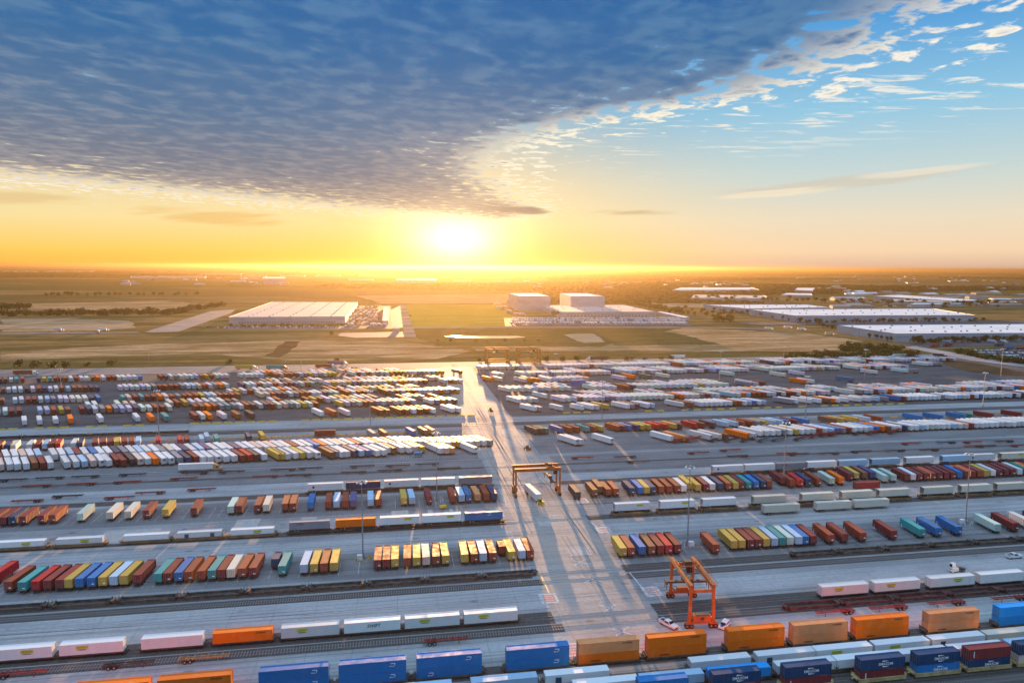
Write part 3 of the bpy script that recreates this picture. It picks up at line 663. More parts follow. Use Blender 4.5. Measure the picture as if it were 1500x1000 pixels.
def freight_container(k, xc, yc, z, label, group, size='53', deco=None, dom=True, flip=False):
    L = {'40': 12.2, '53': 16.15, '20': 6.06}[size]; W = 2.55 if dom else 2.5
    rz = R(-90)                                   # +y of the mesh becomes +x of the yard
    t = obj('freight_container', ME[('dom' if dom else 'box') + size], None, (xc - L / 2, yc, z), rz, pcol(k)); tag(t, label, 'container', group)
    obj('door', ME['door'], t, (0, -.05, 0), color=pcol(k))
    side = W / 2 + .03                            # local +x points to -Y, the camera side
    def put(me, name, along, z): return obj(name, me, t, (side, along, z), R(90))
    if deco == 'jb' or deco == 'jbr':
        a = L * (.36 if deco == 'jb' else .62); p = put(ME['placard'], 'placard', a, 1.95)
        o = obj('lettering', TX['jb'], p, (0, -.03, 0)); o.rotation_euler = (R(90), 0, 0)
        o = put(TX['sub'], 'lettering', a, 1.28); o.rotation_euler = (R(90), 0, R(90))
    elif deco == 'swift': o = put(TX['swift'], 'lettering', L * .52, 1.6); o.rotation_euler = (R(90), 0, R(90))
    elif deco == 'sch': o = put(TX['sch'], 'lettering', L * .80, 2.2); o.rotation_euler = (R(90), 0, R(90))
    elif deco == 'schlow': o = put(TX['sch'], 'lettering', L * .28, .9); o.rotation_euler = (R(90), 0, R(90))
    elif deco == 'emaz':
        o = put(TX['emaz'], 'lettering', L * .56, 1.3); o.rotation_euler = (R(90), 0, R(90))
        put(ME['arc_up'], 'swoosh', L * .55, 2.02); put(ME['arc_dn'], 'swoosh', L * .56, .72); 
    elif deco == 'swoosh': put(ME['swoosh_logo'], 'swoosh', L * .80, 1.7)
    elif deco == 'swooshl': put(ME['swoosh_logo'], 'swoosh', L * .22, 1.2)
    elif deco == 'round': put(ME['round_logo'], 'emblem', L * .17, 1.5); o = put(TX['bars'], 'lettering', L * .32, 1.45); o.rotation_euler = (R(90), 0, R(90))
    elif deco == 'panels': put(ME['square_panel'], 'panel', L * .22, 1.5); put(ME['square_panel'], 'panel', L * .8, 1.5)
    elif deco == 'panel': put(ME['square_panel'], 'panel', L * .2, 1.5)
    elif deco == 'strip': put(ME['stripe_w'], 'letter_strip', L * .12, 1.4)
    return t
def rail_trailer(k, xc, yc, z, label, group, deco=None):      # road trailer riding on a flat car, nose to +x
    t = thing('box_trailer', label, 'box trailer', (xc - 8.07, yc, z), R(-90), group)
    b = obj('trailer_body', ME['dry'], t, (0, 0, 1.0), color=pcol(k)); obj('running_gear', ME['chassis_dry'], t, (0, 0, -.15))
    for yy in (2.2, 3.5):
        for s in (-1, 1): obj('wheel', ME['wheel'], t, (s * .95, yy, .45))
    def put(me, name, along, zz):
        return obj(name, me, b, (1.33, along, zz), R(90))
    if deco == 'fed': o = put(TX['fed'], 'lettering', 4.4, 2.2); o.rotation_euler = (R(90), 0, R(90))
    elif deco == 'fedr': o = put(TX['fed'], 'lettering', 12.6, 2.2); o.rotation_euler = (R(90), 0, R(90))
    elif deco == 'jb':
        p = put(ME['placard'], 'placard', 11.6, 2.0); o = obj('lettering', TX['jb'], p, (0, -.03, 0)); o.rotation_euler = (R(90), 0, 0)
    elif deco == 'round': put(ME['round_logo'], 'emblem', 2.7, 1.5); o = put(TX['bars'], 'lettering', 5.2, 1.45); o.rotation_euler = (R(90), 0, R(90))
    elif deco == 'swoosh': put(ME['swoosh_logo'], 'swoosh', 10.5, 2.0)
    return t
# ---- empty chassis lying along the tracks
for n_ in ('red', 'dark', 'tan', 'blue'): ME['echassis_' + n_] = chassis_mb(12.4, 1.2, (1.6, 2.9)).mesh('chassis_frame', ['chassis_' + n_])
def empty_chassis(x, y, k, rz, label, group='empty container chassis', z=.066):
    t = thing('container_chassis', label, 'chassis', (x, y, z), rz, group); obj('chassis_frame', ME['echassis_' + k], t)
    for yy in (1.6, 2.9):
        for s in (-1, 1): obj('wheel', ME['wheel'], t, (s * .9, yy, .51))
    return t
# ------------------------------------------------------------------ trains
def W_(k): return PAL[k][1]
DECO_TXT = {'jb': 'with a yellow placard', 'jbr': 'with a yellow placard', 'swift': 'with slanted black lettering', 'sch': 'with small black lettering', 'schlow': 'with small black lettering', 'emaz': 'with white lettering and arcs', 'swoosh': 'with white arrow mark',
            'swooshl': 'with a white arrow mark', 'round': 'with a round navy emblem', 'panels': 'with two dark teal panels', 'panel': 'with one dark teal panel', 'strip': 'with white end lettering', None: 'with plain sides', 'fed': 'with navy lettering', 'fedr': 'with navy lettering'}
def train(name, Yc, rows, carm, zmid, kind='well', sill=.95, carW=None, base=.42, size='53', total=None, squeeze=1.0):
    """rows: (left px, right px, colour, deco[, colour below, deco below]) seen on the camera side"""
    n = 0
    for i, r in enumerate(rows):
        x0, x1, k, deco = r[:4]; L = {'40': 12.2, '53': 16.15}[size]
        xc = XA((x0 + x1) / 2, Yc - 1.3, zmid); tot = total or L + 2.2
        place = f"{nth(i + 1)} from left in the {name}"
        if len(r) > 4 and r[4] == 'T':
            rail_car(kind, xc, Yc, L, tot, carm, f"rail car under a {W_(k)} trailer, {place}", 'flat rail cars')
            o = rail_trailer(k, xc, Yc, 1.19 if kind == 'flat' else 1.45, f"{W_(k)} road trailer {DECO_TXT[deco]}, {place}", 'road trailers riding on rail cars', deco); o.scale.y = squeeze; o.location.x += (1 - squeeze) * 8; continue
        rail_car(kind, xc, Yc, L, tot, carm, f"{CARW[carm]} {'well' if kind == 'well' else 'flat'} rail car, {place}", 'rail cars under containers', sill)
        z = .13 + (base if kind == 'well' else 1.02)
        if len(r) > 5:
            k2, d2 = r[4], r[5]
            freight_container(k2, xc, Yc, z, f"lower {W_(k2)} container {DECO_TXT[d2]}, {place}", 'containers on the trains', size, d2, dom=(size == '53'))
            freight_container(k, xc, Yc, z + 2.87, f"upper {W_(k)} container {DECO_TXT[deco]}, {place}", 'containers on the trains', size, deco, dom=(size == '53'))
        else:
            o = freight_container(k, xc, Yc, z, f"{W_(k)} container {DECO_TXT[deco]}, {place}", 'containers on the trains', size, deco); o.scale.y = squeeze; o.location.x += (1 - squeeze) * 8
CARW = {'darkcar': 'grimy black', 'maroon_car': 'dark red', 'yellow_car': 'cream yellow', 'tan_car': 'rusty tan', 'rust': 'rusty'}
train('front double-stack train', 165.3, [(-20, 82, 'O', None, 'O', 'sch'), (111, 215, 'O', 'sch', 'O', None), (232, 338, 'O', 'sch', 'O', None), (381, 480, 'b', 'swoosh', 'b', 'swoosh'), (499, 593, 'b', 'swoosh', 'b', 'swoosh'), (613, 704, 'b', 'swoosh', 'b', 'swooshl'), (743, 834, 'b', 'swoosh', 'b', 'swoosh'),
      (848, 937, 'A', 'sch', 'O', 'schlow'), (949, 1036, 'O', 'sch', 'O', 'schlow'), (1066, 1151, 'O', 'sch', 'O', 'schlow'), (1161, 1244, 'A', 'sch', 'A', 'schlow'), (1252, 1334, 'O', 'sch', 'O', 'schlow'), (1357, 1438, 'A', 'sch', 'A', 'schlow'), (1459, 1541, 'B', 'swoosh', 'B', None)], 'darkcar', 3.8, sill=.55)
train('middle bottom-right train', 157.6, [(560, 664, 'l', None), (690, 789, 'l', None), (799, 894, 'w', 'panel'), (1012, 1102, 'w', None), (1111, 1195, 'w', 'panel'), (1195, 1280, 'w', 'jb'), (1281, 1364, 'w', 'jb'), (1367, 1443, 'w', 'panel'), (1444, 1524, 'c', None)], 'darkcar', 2.2, sill=.8)
train('second-nearest right train', 152.7, [(844, 934, 'w', None), (938, 1034, 'l', None), (1040, 1130, 'B', 'swoosh'), (1137, 1228, 'w', None), (1229, 1308, 'w', None), (1310, 1391, 'w', None), (1393, 1476, 'w', None), (1477, 1558, 'l', None)], 'darkcar', 2.2, sill=.8)
train('yellow-car train', 147.4, [(935, 1010, 'b', None, 'b', None), (1043, 1117, 'n', 'emaz', 'r', 'strip'), (1149, 1220, 'n', 'emaz', 'r', 'strip'), (1258, 1329, 'n', 'emaz', 'r', 'strip'), (1343, 1407, 'n', 'emaz', 'b', 'emaz'), (1418, 1482, 'r', 'strip', 'n', 'emaz'), (1490, 1556, 'n', 'emaz', 'p', None)], 'yellow_car', 3.6, sill=1.0, size='40')
train('long white train', 189.6, [(-20, 76, 'w', 'jbr'), (84, 183, 'w', 'jb'), (205, 299, 'w', None), (310, 401, 'O', 'sch'), (411, 498, 'w', 'jb'), (503, 588, 'w', 'swift'), (592, 675, 'w', 'jb'), (677, 762, 'w', 'jb')], 'darkcar', 2.4, kind='flat', total=17.4, squeeze=.95)
train('short white train', 189.4, [(1202, 1275, 'w', 'jb'), (1280, 1350, 'w', 'jb'), (1361, 1431, 'w', 'jbr'), (1432, 1505, 'w', None)], 'darkcar', 2.4, kind='flat', total=17.4)
train('tan-car left train', 267.8, [(-10, 69, 'w', 'jbr'), (80, 152, 'w', 'jbr'), (178, 249, 'w', None), (258, 325, 'w', 'panels'), (337, 402, 'w', 'jbr')], 'tan_car', 1.9, sill=1.0, squeeze=.96)
train('orange-middle left train', 267.8, [(423, 484, 'g', 'fed', 'T'), (490, 552, 'O', None, 'T'), (555, 616, 'w', 'jb', 'T'), (618, 677, 'w', 'jb', 'T'), (680, 738, 's', 'swoosh', 'T')], 'darkcar', 2.6, kind='flat', total=17.2, squeeze=.93)
train('upper left train', 315.0, [(450, 503, 'w', 'round', 'T'), (505, 559, 'n', None, 'T'), (562, 614, 'w', 'round', 'T'), (617, 667, 'w', None, 'T'), (672, 722, 'g', 'fedr', 'T')], 'darkcar', 2.6, kind='flat', total=17.2, squeeze=.95)
train('cream right train', 268.6, [(900, 953, 'w', 'jb', 'T'), (966, 1019, 'w', 'jb', 'T'), (1028, 1080, 'w', None, 'T'), (1102, 1154, 'c', None, 'T'), (1172, 1225, 'c', None, 'T'), (1232, 1281, 'c', None, 'T'), (1285, 1336, 'c', None, 'T'), (1350, 1400, 'c', None, 'T'), (1405, 1455, 'c', None, 'T'), (1457, 1507, 'c', None, 'T')], 'tan_car', 2.6, kind='well', sill=1.0, total=17.6, squeeze=.93)
train('upper right train', 315.0, [(1044, 1090, 'w', 'round', 'T'), (1091, 1136, 'w', None, 'T'), (1137, 1181, 'g', 'fed', 'T'), (1182, 1227, 'w', None, 'T'), (1228, 1272, 'l', None, 'T'), (1276, 1320, 'l', None, 'T'), (1327, 1369, 'w', None, 'T'), (1388, 1414, 'l', None, 'T'), (1417, 1459, 'w', 'round', 'T'), (1463, 1510, 'c', 'jb', 'T')], 'darkcar', 2.6, kind='flat', total=17.2)
# strings of empty well cars
def empties(name, Yc, px0, px1, carm, total=18.6, sill=.7, grp='empty well cars'):
    x, x1 = XA(px0, Yc), XA(px1, Yc); i = 1
    while x + total / 2 < x1:
        rail_car('well', x + total / 2, Yc, total - 3.4, total, carm, f"{CARW[carm]} empty well car, {nth(i)} from left in the {name}", grp, sill); x += total; i += 1
empties('empty string left',219.3, -30, 778, 'darkcar')
empties('empty string right of the road', 219.3, 1157, 1530, 'darkcar')
empties('dark red string', 184.0, 1146, 1540, 'maroon_car', sill=.9)
empties('dark string far left', 446, -20, 268, 'darkcar')

# ------------------------------------------------------------------ container rows
def side(px): return 'left' if px < 750 else 'right'
def crow(name, Y, items, ang, grp, size='40', order=-1, z0=1.2):
    """items: (px of the near end, colour[, dY, size, dAngle]) ; ang: degrees (at first, at last); counted from the road"""
    n = len(items); idx = list(range(n)); rank = {i: (n - i if order < 0 else i + 1) for i in idx}
    for i, it in enumerate(items):
        px, k = it[0], it[1]; dy = it[2] if len(it) > 2 else 0; sz = it[3] if len(it) > 3 else size; da = it[4] if len(it) > 4 else 0
        a = ang[0] + (ang[1] - ang[0]) * i / max(1, n - 1) + da + random.uniform(-.8, .8)
        nb = [W_(items[j][1]) for j in (i - 1, i + 1) if 0 <= j < n]
        lab = f"{W_(k)} {'short ' if sz == '20' else ''}container trailer, {nth(rank[i])} from the road in the {name}"
        if len(nb) == 2 and len((lab + ' '.join(nb)).split()) <= 13: lab += f", between {nb[0]} and {nb[1]}"
        t = container_trailer(k, XA(px, Y + dy, z0), Y + dy, R(-a), lab, grp, sz)
        if Y < 300 and random.random() < .5 and k not in 'wcpl':
            for s in (-1, 1): obj('letter_strip', ME['stripe_w'], t.children[0], (s * 1.27, {'40': 11.0, '20': 5.2}.get(sz, 11), 1.45), R(90 * s))
            obj('number_plate', ME['door_mark'], t.children[0], (.55, -.005, 2.05))
A_L = [(-14, 'R', 6), (12, 'o', 1), (32, 't'), (52, 'R'), (69, 'r'), (87, 'r'), (100, 'y'), (116, 'b'), (133.5, 'b'), (150, 'y'), (166, 'l'), (181, 'y'), (200.5, 'r'), (231, 't'), (245, 'r'), (261, 'b'), (276, 'o'), (294.5, 'o'), (310, 't'), (324, 'r'), (338, 'c'), (354, 'o'), (370, 'r'),
       (403, 'n', 6, '20'), (413, 't'), (445, 'l'), (460, 'y'), (474.5, 'o'), (489, 'y'), (553, 'r'), (566, 'r'), (578.5, 'y'), (596.5, 'o'), (610.5, 'y'), (624.5, 'p'), (639, 'o'), (653, 'y'), (681, 'y'), (695, 'o'), (708, 'l'), (722, 'o'), (736, 'o', 5, '20'), (750, 'y'), (765, 'l'), (777, 'o')]
crow('front row left', 229.5, A_L, (6, -1), 'container trailers in the front left row')
A_R = [(913, 'y'), (925, 'o'), (941, 'b'), (955, 'N'), (968, 'r'), (980, 'R'), (993, 'r'), (1049, 'o', -2), (1075.6, 'y'), (1087.5, 'y'), (1100, 'r'), (1111, 'r'), (1123, 'y'), (1135, 'l'), (1146, 't'), (1158, 'm'), (1170.5, 'l'), (1180, 'b'), (1192, 'r'), (1217.5, 'o'), (1238, 'r'), (1264.5, 'o'), (1309.5, 'r'), (1351, 't'), (1375, 'b'), (1404.7, 'b'), (1461.6, 'm'), (1488, 'r'), (1513, 'w'), (1536, 'r')]
crow('front row right', 226.5, A_R, (2, 8), 'container trailers in the front right row', order=1)
B_L = [(-12, 'r'), (4, 'r'), (17.5, 'n'), (33, 'r'), (60, 'r'), (76.7, 'o'), (117.5, 'm'), (161, 'c'), (187.5, 'c'), (214, 'r'), (242.5, 'y'), (284, 'r'), (338, 'm'), (350, 'r'), (376.7, 'r'), (390, 'c'), (417.5, 'o'), (429, 'r'), (455, 'b'), (481, 'o'), (493, 'l'), (506, 'o'), (517.5, 'v'), (543, 'l'), (554.7, 'o'), (592, 'y'), (604, 'l'), (629, 'r'), (664, 'o'), (676.7, 'l'), (686.7, 's'), (700, 'A'), (713, 'o'), (724, 'n')]
crow('second row left', 292.0, B_L, (-2, -3), 'container trailers in the second left row')
B_R = [(846.7, 'd', -2), (871.7, 'N'), (880, 'N', 4), (891.7, 'o'), (903, 'o'), (926, 'n'), (939, 'b'), (948, 'y'), (956.7, 'n'), (969, 'o'), (981, 'o'), (993, 'o'), (1002, 'w'), (1010, 'y', 3), (1023, 'y'), (1035, 'r'), (1044, 'w'), (1056, 'n'), (1067.6, 'o'), (1078, 'y'), (1086.7, 'r'), (1097, 't'), (1108, 'b'), (1118.6, 'n'), (1127.5, 'o'),
       (1147, 'r', 4), (1160.6, 'o'), (1173, 'R'), (1184.4, 'n'), (1199.7, 'o'), (1219, 'm'), (1233, 'O'), (1246, 'r', 5), (1255, 'y', 6), (1267, 'N', 6), (1278, 'v', 6), (1297, 'm'), (1309.5, 'm'), (1329, 'r')] + [(1338 + i * 9.75, k) for i, k in enumerate('wrrrrrrbrroywrrrwTrrt')]
crow('second row right', 290.5, B_R, (0, 13), 'container trailers in the second right row', order=1)
# one maroon container trailer parked across, three cream trailers beside their train
container_trailer('r', XA(1251, 283.4), 283.4, R(-90), 'maroon container trailer parked parallel to the tracks before the second right row', 'container trailers in the second right row')
for i, (a, b) in enumerate(((1118, 1171), (1195, 1248), (1251, 1304))):
    box_trailer('c', XA(a, 260, 2), 260.6, R(-90), f"cream box trailer on the pavement before the pale rail train, {nth(i + 1)} from the road", 'cream trailers beside the pale train')

# ------------------------------------------------------------------ denser rows of box trailers
def spread(Y, px0, px1, pitch):
    a, b = XA(px0, Y), XA(px1, Y); n = max(1, round((b - a) / pitch)); return [a + (b - a) * i / n for i in range(n + 1)]
def pick(w):
    ks, ws = zip(*w.items()); return random.choices(ks, ws)[0]
MIXED = dict(w=36, l=6, r=12, o=9, n=8, y=6, b=5, t=3, O=3, g=6, p=4, d=5, N=5)
WHITES = dict(w=74, l=5, r=2, o=3, n=2, y=1, b=1, O=3, g=5, p=3, d=1)
STUFF = []
BUDGET = {'box_trailer': 262, 'container_trailer': 0}
def brow(name, Y, xs, cols, ang, grp, detail, short=.12, order=-1, size='53'):
    n = len(xs)
    for i, x in enumerate(xs):
        k = cols[i] if isinstance(cols, str) and i < len(cols) else pick(MIXED if isinstance(cols, str) else cols)
        if k == '.': continue
        dy = random.uniform(-.5, .8); a = R(ang + random.uniform(-.7, .7))
        sz = size if size != '53' else ('40' if random.random() < short else '53')
        lab = f"{W_(k)} box trailer, {nth(n - i if order < 0 else i + 1)} from the road in the {name}"
        if detail == 2: box_trailer(k, x, Y + dy, a, lab, grp, reefer=(k in 'wp' and random.random() < .25))
        elif detail == 1: far_trailer(k, x, Y + dy, a, lab, grp, size=sz)
        else: STUFF.append((k, x, Y + dy, a, sz))
CL1 = 'pwwwNrw.wwlpwwrrdpwOwwgnrwwwwwrRdw.yywwyww.Ngwwnlbww'
CL1x = [2.5, 16, 27, 40, 51, 64, 75, 88, 100, 113, 125, 137, 149.6, 160.6, 172.5, 182.7, 194.6, 206.5, 217.5, 229, 241, 252, 264.5, 277, 288, 299, 310, 321, 333, 345, 357, 367, 377.5, 388.5, 400, 410.6, 417, 423, 434.4, 444, 455, 467, 478, 488, 496, 503, 510, 521, 531, 541, 554, 564]
brow('nearest white row left', 372, [XA(p, 372, 1.2) for p in CL1x], CL1, 30, 'box trailers in the nearest white row left', 2)
brow('road-end white row left', 376, [XA(p, 376, 1.2) for p in (571, 578, 590, 601, 610.5, 620)], 'wNwwpy', 27, 'box trailers in the nearest white row left', 2)
brow('mast-side row left', 371, [XA(p, 371, 1.2) for p in (648, 656, 664)], 'wpA', 26, 'box trailers in the nearest white row left', 2)
brow('corner of the white row', 370, [XA(697, 370, 1.2)], 'w', 26, 'box trailers in the nearest white row left', 2)
brow('yellow-topped cluster by the road', 384, [XA(p, 384, 1.2) for p in (630, 640, 650, 659, 667, 675, 684, 692, 701, 711, 720)], 'pwywAywwcwg', 27, 'box trailers in the nearest white row left', 2)
brow('rear white row left', 388.5, spread(388.5, -25, 618, 3.75), 'gnowwpwl.wwlrwbwwngwlwwgcwnwlvwwwvwwpwpwwrwwbOwwpwrwwAwg', 30, 'box trailers behind the nearest white row left', 1, short=0)
R7x = [(846, 'w'), (853, 'w'), (897, 'w'), (985, 'w'), (1004, 'A'), (1042, 'w'), (1056, 'w'), (1066, 'N'), (1096, 'O'), (1106, 'w')]
brow('sparse white row right', 379, [XA(p, 379, 1.2) for p, k in R7x], ''.join(k for p, k in R7x), 26, 'white trailers in the sparse right row', 2, order=1)
brow('long white row right', 384, spread(384, 1116, 1540, 3.9), 'wwwwgwywwwowlbgowwwlbONwwnwwlwwwwwlwpowwwwwwwwwwwwww', 26, 'white trailers in the long right row', 1, order=1, short=.05)
# small containers standing in front of the far tracks
D_L = [(-4, 'r'), (9, 'n'), (19.5, 'c'), (42.5, 'w'), (54, 'r'), (65.5, 'l'), (75, 'r'), (85, 'R'), (107.5, 'w'), (117.5, 'n'), (138.5, 'r'), (150.5, 'r'), (161.5, 'r'), (171, 'y'), (182, 'r'), (192.5, 'o'), (202.5, 'l'), (232, 'R'), (264.5, 'R'), (274.5, 'r'), (296.5, 'l'), (304, 'l', 5), (319, 't'), (366, 'n', 2), (386, 'y', 4), (549, 'g'), (566, 'N'), (607, 'b', 2), (624.5, 'N', 3), (634.5, 'A', 4)]
crow('far container line left', 412, D_L, (-14, -20), 'container trailers in the far left line')
D_R = [(787, 'd'), (795, 'd'), (802, 'T'), (823, 'b'), (837, 'o'), (848, 'o'), (862, 't'), (873, 'o'), (883, 'y'), (907, 'o'), (915, 'r'), (924, 'b'), (935, 'n'), (943, 'y'), (952, 'y'), (966, 'R'), (977, 'R'), (990, 'y'), (998, 'r'), (1020, 'R'), (1031, 'r'), (1047, 'd'), (1066, 'l'), (1080, 'l'), (1090, 'o'), (1103, 'o'), (1113, 'g'), (1121, 'y'), (1136, 'l'), (1146, 'l'), (1156, 's'), (1167, 'r'), (1184, 'b'), (1224, 'N'), (1236, 'y'), (1257, 'y'), (1274, 'l'), (1292, 'o'), (1350, 'b'), (1380, 'b'), (1414, 'b'), (1425, 'T'), (1455, 'r'), (1496, 'r')]
crow('far container line right', 409, D_R, (-24, -24), 'container trailers in the far right line', order=1)
container_trailer('r', XA(461, 424), 424, R(-90), 'maroon container trailer parked lengthwise by the far left tracks', 'container trailers in the far left line')
# far parking fields: nearest rows one by one, the rest as one mass
brow('far-field row left', 478, spread(478, 14, 683, 4.4), '..w.w.w.O...w....w.O.t...rwO.w.N.d.........w.o.w....oN.orwrrw..ww.dd.y.dw.bw.wowwpO.dwwwc', 27, 'trailers in the far field', 1)
brow('far-field row right', 474, spread(474, 785, 1530, 3.8), 'wg...w...w.ww.y...wgn.wl.....w.N.wwwwwwwNowlbwl.....gw..w.w.NOw.w..w.w.l.g..bowwwwwwwwg.wwlwwowbwwwww.w', 30, 'trailers in the far field', 1, order=1)
for Y, a, b, side_ in ((510, -45, 668, 'L'), (527, 130, 640, 'L'), (553, -45, 672, 'L'), (570, 330, 640, 'L'), (601, -40, 676, 'L'), (617, 390, 660, 'L'), (654, -40, 676, 'L'), (668, 380, 600, 'L')):
    xs_ = [x for x in spread(Y, a, b, 4.3 if Y in (510, 553, 601, 654) else 5.0) if math.sin(x * .19 + Y) + math.sin(x * .071 + 2 * Y) > (-1.25 if Y in (510, 553, 601, 654) else -.5)]
    brow('', Y, xs_, MIXED if a < 120 else dict(w=50, r=12, o=12, p=10, y=6, O=5, n=4, g=4), 27, '', 0, short=.35)
for Y, a, b in ((505, 762, 1530), (521, 800, 1530), (551, 748, 1110), (563, 800, 1060), (597, 770, 960), (631, 730, 1330), (645, 800, 1380), (677, 702, 1400), (690, 900, 1400)):
    xs = spread(Y, a, b, 4.3 if Y in (505, 631, 677) else 5.6)
    brow('', Y, [x for x in xs if random.random() < .97 and math.sin(x * .13 + Y) + math.sin(x * .053 + 2 * Y) > (-1.3 if Y in (505, 631, 677, 551) else -.2)], WHITES, 27, '', 0, short=.06)
for (px, py, k) in ((722, 560, 'O'), (735, 560, 'p'), (780, 560, 'w'), (806, 559, 'w'), (980, 555, 'w'), (1075, 552, 'w'), (1150, 553, 'w'), (1178, 551, 'w'), (1285, 549, 'w'), (1330, 547, 'w'), (1345, 547, 'g'), (1250, 560, 's'), (1180, 563, 'O'), (1192, 563, 'w'), (1062, 565, 'd'), (1100, 565, 'w'), (1120, 566, 'r'), (930, 556, 'O'), (954, 556, 'T')):
    x, y = G(px, py); STUFF.append((k, x, y, R(27), '53'))
mb = MB()
for k, x, y, a, sz in STUFF:
    c = tuple(v * random.uniform(.82, 1.08) for v in PAL[k][0]); b0 = len(mb.v)
    m4 = Matrix.Translation((x, y, .06)) @ Matrix.Rotation(a, 4, 'Z'); far_trailer_mb({'53': 16.15, '40': 12.2}[sz], 0, 1, c=c, mb=mb, M4=m4)
o = obj('parked_trailers', mb.mesh('parked_trailers', ['paint_attr', 'dark'])); o['kind'] = 'stuff'
tag(o, 'mass of white and coloured trailers packed in the yard\'s far parking fields', 'trailers')
print('STUFF', len(STUFF))

# ------------------------------------------------------------------ empty chassis strewn along the tracks
for i, (px, py, k, f) in enumerate(((73, 702, 'dark', 1), (125, 700, 'dark', 1), (195, 697, 'dark', 0), (20, 705, 'dark', 0), (53, 714, 'red', 1), (120, 711, 'red', 1), (187, 708, 'red', 0), (270, 703, 'red', 0), (40, 736, 'red', 1), (100, 729, 'dark', 0), (176, 731, 'red', 0), (220, 724, 'red', 1), (296, 719, 'red', 0), (389, 700, 'red', 1),
      (285, 695, 'dark', 1), (340, 693, 'dark', 0), (415, 690, 'dark', 1), (455, 688, 'dark', 0), (437, 698, 'dark', 1), (531, 685, 'dark', 0), (518, 694, 'dark', 1), (583, 684, 'dark', 0), (571, 691, 'dark', 1), (625, 682, 'dark', 1), (657, 688, 'dark', 0), (853, 672, 'rust', 0), (915, 671, 'dark', 1), (935, 678, 'dark', 0), (1023, 665, 'rust', 0), (1080, 670, 'dark', 1), (1070, 661, 'rust', 0), (1152, 666, 'rust', 1), (1170, 667, 'dark', 0), (1213, 666, 'dark', 1), (1262, 663, 'dark', 0), (1310, 662, 'dark', 1), (1335, 651, 'rust', 0), (1360, 661, 'dark', 1), (1385, 650, 'dark', 1), (1425, 649, 'rust', 0), (1425, 655, 'rust', 1), (1445, 655, 'dark', 0), (1470, 648, 'dark', 1), (1495, 654, 'rust', 0))):
    x, y = G(px, py); kk = 'red' if k == 'rust' else k
    empty_chassis(x + (6.2 if f else -6.2), y, kk, R(90 if f else -90), f"{'rusty red' if k == 'rust' else 'red' if k == 'red' else 'black'} empty chassis by the middle tracks {'left' if px < 750 else 'right'} of the road, {nth(i + 1)} of the line")
for i, (px, py, k, f) in enumerate(((30, 990, 'red', 0), (190, 976, 'dark', 0), (300, 967, 'tan', 0), (654, 941, 'red', 0), (1222, 899, 'red', 1), (1300, 893, 'red', 1), (1385, 886, 'red', 1), (1478, 879, 'red', 1))):
    x, y = G(px, py); empty_chassis(x + (6.2 if f else -6.2), y, k, R(90 if f else -90), f"{ {'red': 'red', 'dark': 'black', 'tan': 'amber'}[k]} empty chassis beside the front {'ladder track' if px < 750 else 'dark red well cars'}, {nth(i + 1 if px < 750 else i - 3)} from the left")
# chassis stacked in bundles before the long right row
for i, (px, py, k) in enumerate(((985, 649, 'red'), (1002, 648, 'red'), (1040, 648, 'dark'), (1060, 648, 'dark'), (1085, 648, 'dark'), (1110, 648, 'blue'), (1130, 647, 'blue'), (1163, 646, 'dark'), (1185, 642, 'red'), (1200, 640, 'red'), (1212, 639, 'red'), (1250, 638, 'dark'), (1268, 637, 'red'), (1300, 636, 'red'))):
    x, y = G(px, py)
    for j in range(3 if k == 'red' else 2):
        o = obj('container_chassis', ME['echassis_' + k], None, (x + .5 * j, y - 1 * j, .06 + .78 * j), R(-70 + 6 * (i % 3))); tag(o, f"{ {'red': 'red', 'dark': 'black', 'blue': 'teal'}[k]} chassis, {['bottom', 'middle', 'top'][j]} of the {nth(i + 1)} bundle before the long right trailer row", 'chassis', 'stacked chassis bundles')
# yellow wheel-stop barriers along the edges of the far fields
bar = MB().prism([(-.4, 0), (.4, 0), (.22, .5), (.15, .9), (-.15, .9), (-.22, .5)], -2.6, 2.6).mesh('barrier', ['yellow'])
baro = MB().prism([(-.4, 0), (.4, 0), (.22, .5), (.15, .9), (-.15, .9), (-.22, .5)], -2.6, 2.6).mesh('barrier', ['orange_b'])
def barriers(Y, p0, p1, me, lab, step=7.2, keep=.9):
    xs = spread(Y, p0, p1, step)
    for i, x in enumerate(xs):
        if random.random() > keep: continue
        tag(obj('barrier', me, None, (x, Y, .06), R(90)), f"{lab}, {nth(i + 1)} from the left", 'barrier', 'concrete barriers edging the far fields')
barriers(470, 0, 205, bar, 'yellow barrier edging the far left field, outer run'); barriers(470, 285, 690, bar, 'yellow barrier edging the far left field, inner run', 6.8, .85)
barriers(469, 830, 860, bar, 'yellow barrier right of the road, short run'); barriers(466.5, 950, 1320, bar, 'pale yellow barrier edging the far right field', 9.0, .8)
barriers(426, 130, 250, baro, 'faded amber barrier by the far left tracks, outer run', 9, .6); barriers(426, 325, 590, baro, 'faded amber barrier by the far left tracks, inner run', 6.2, .9)
barriers(424, 1290, 1500, baro, 'faded amber barrier by the far right tracks', 10, .7)
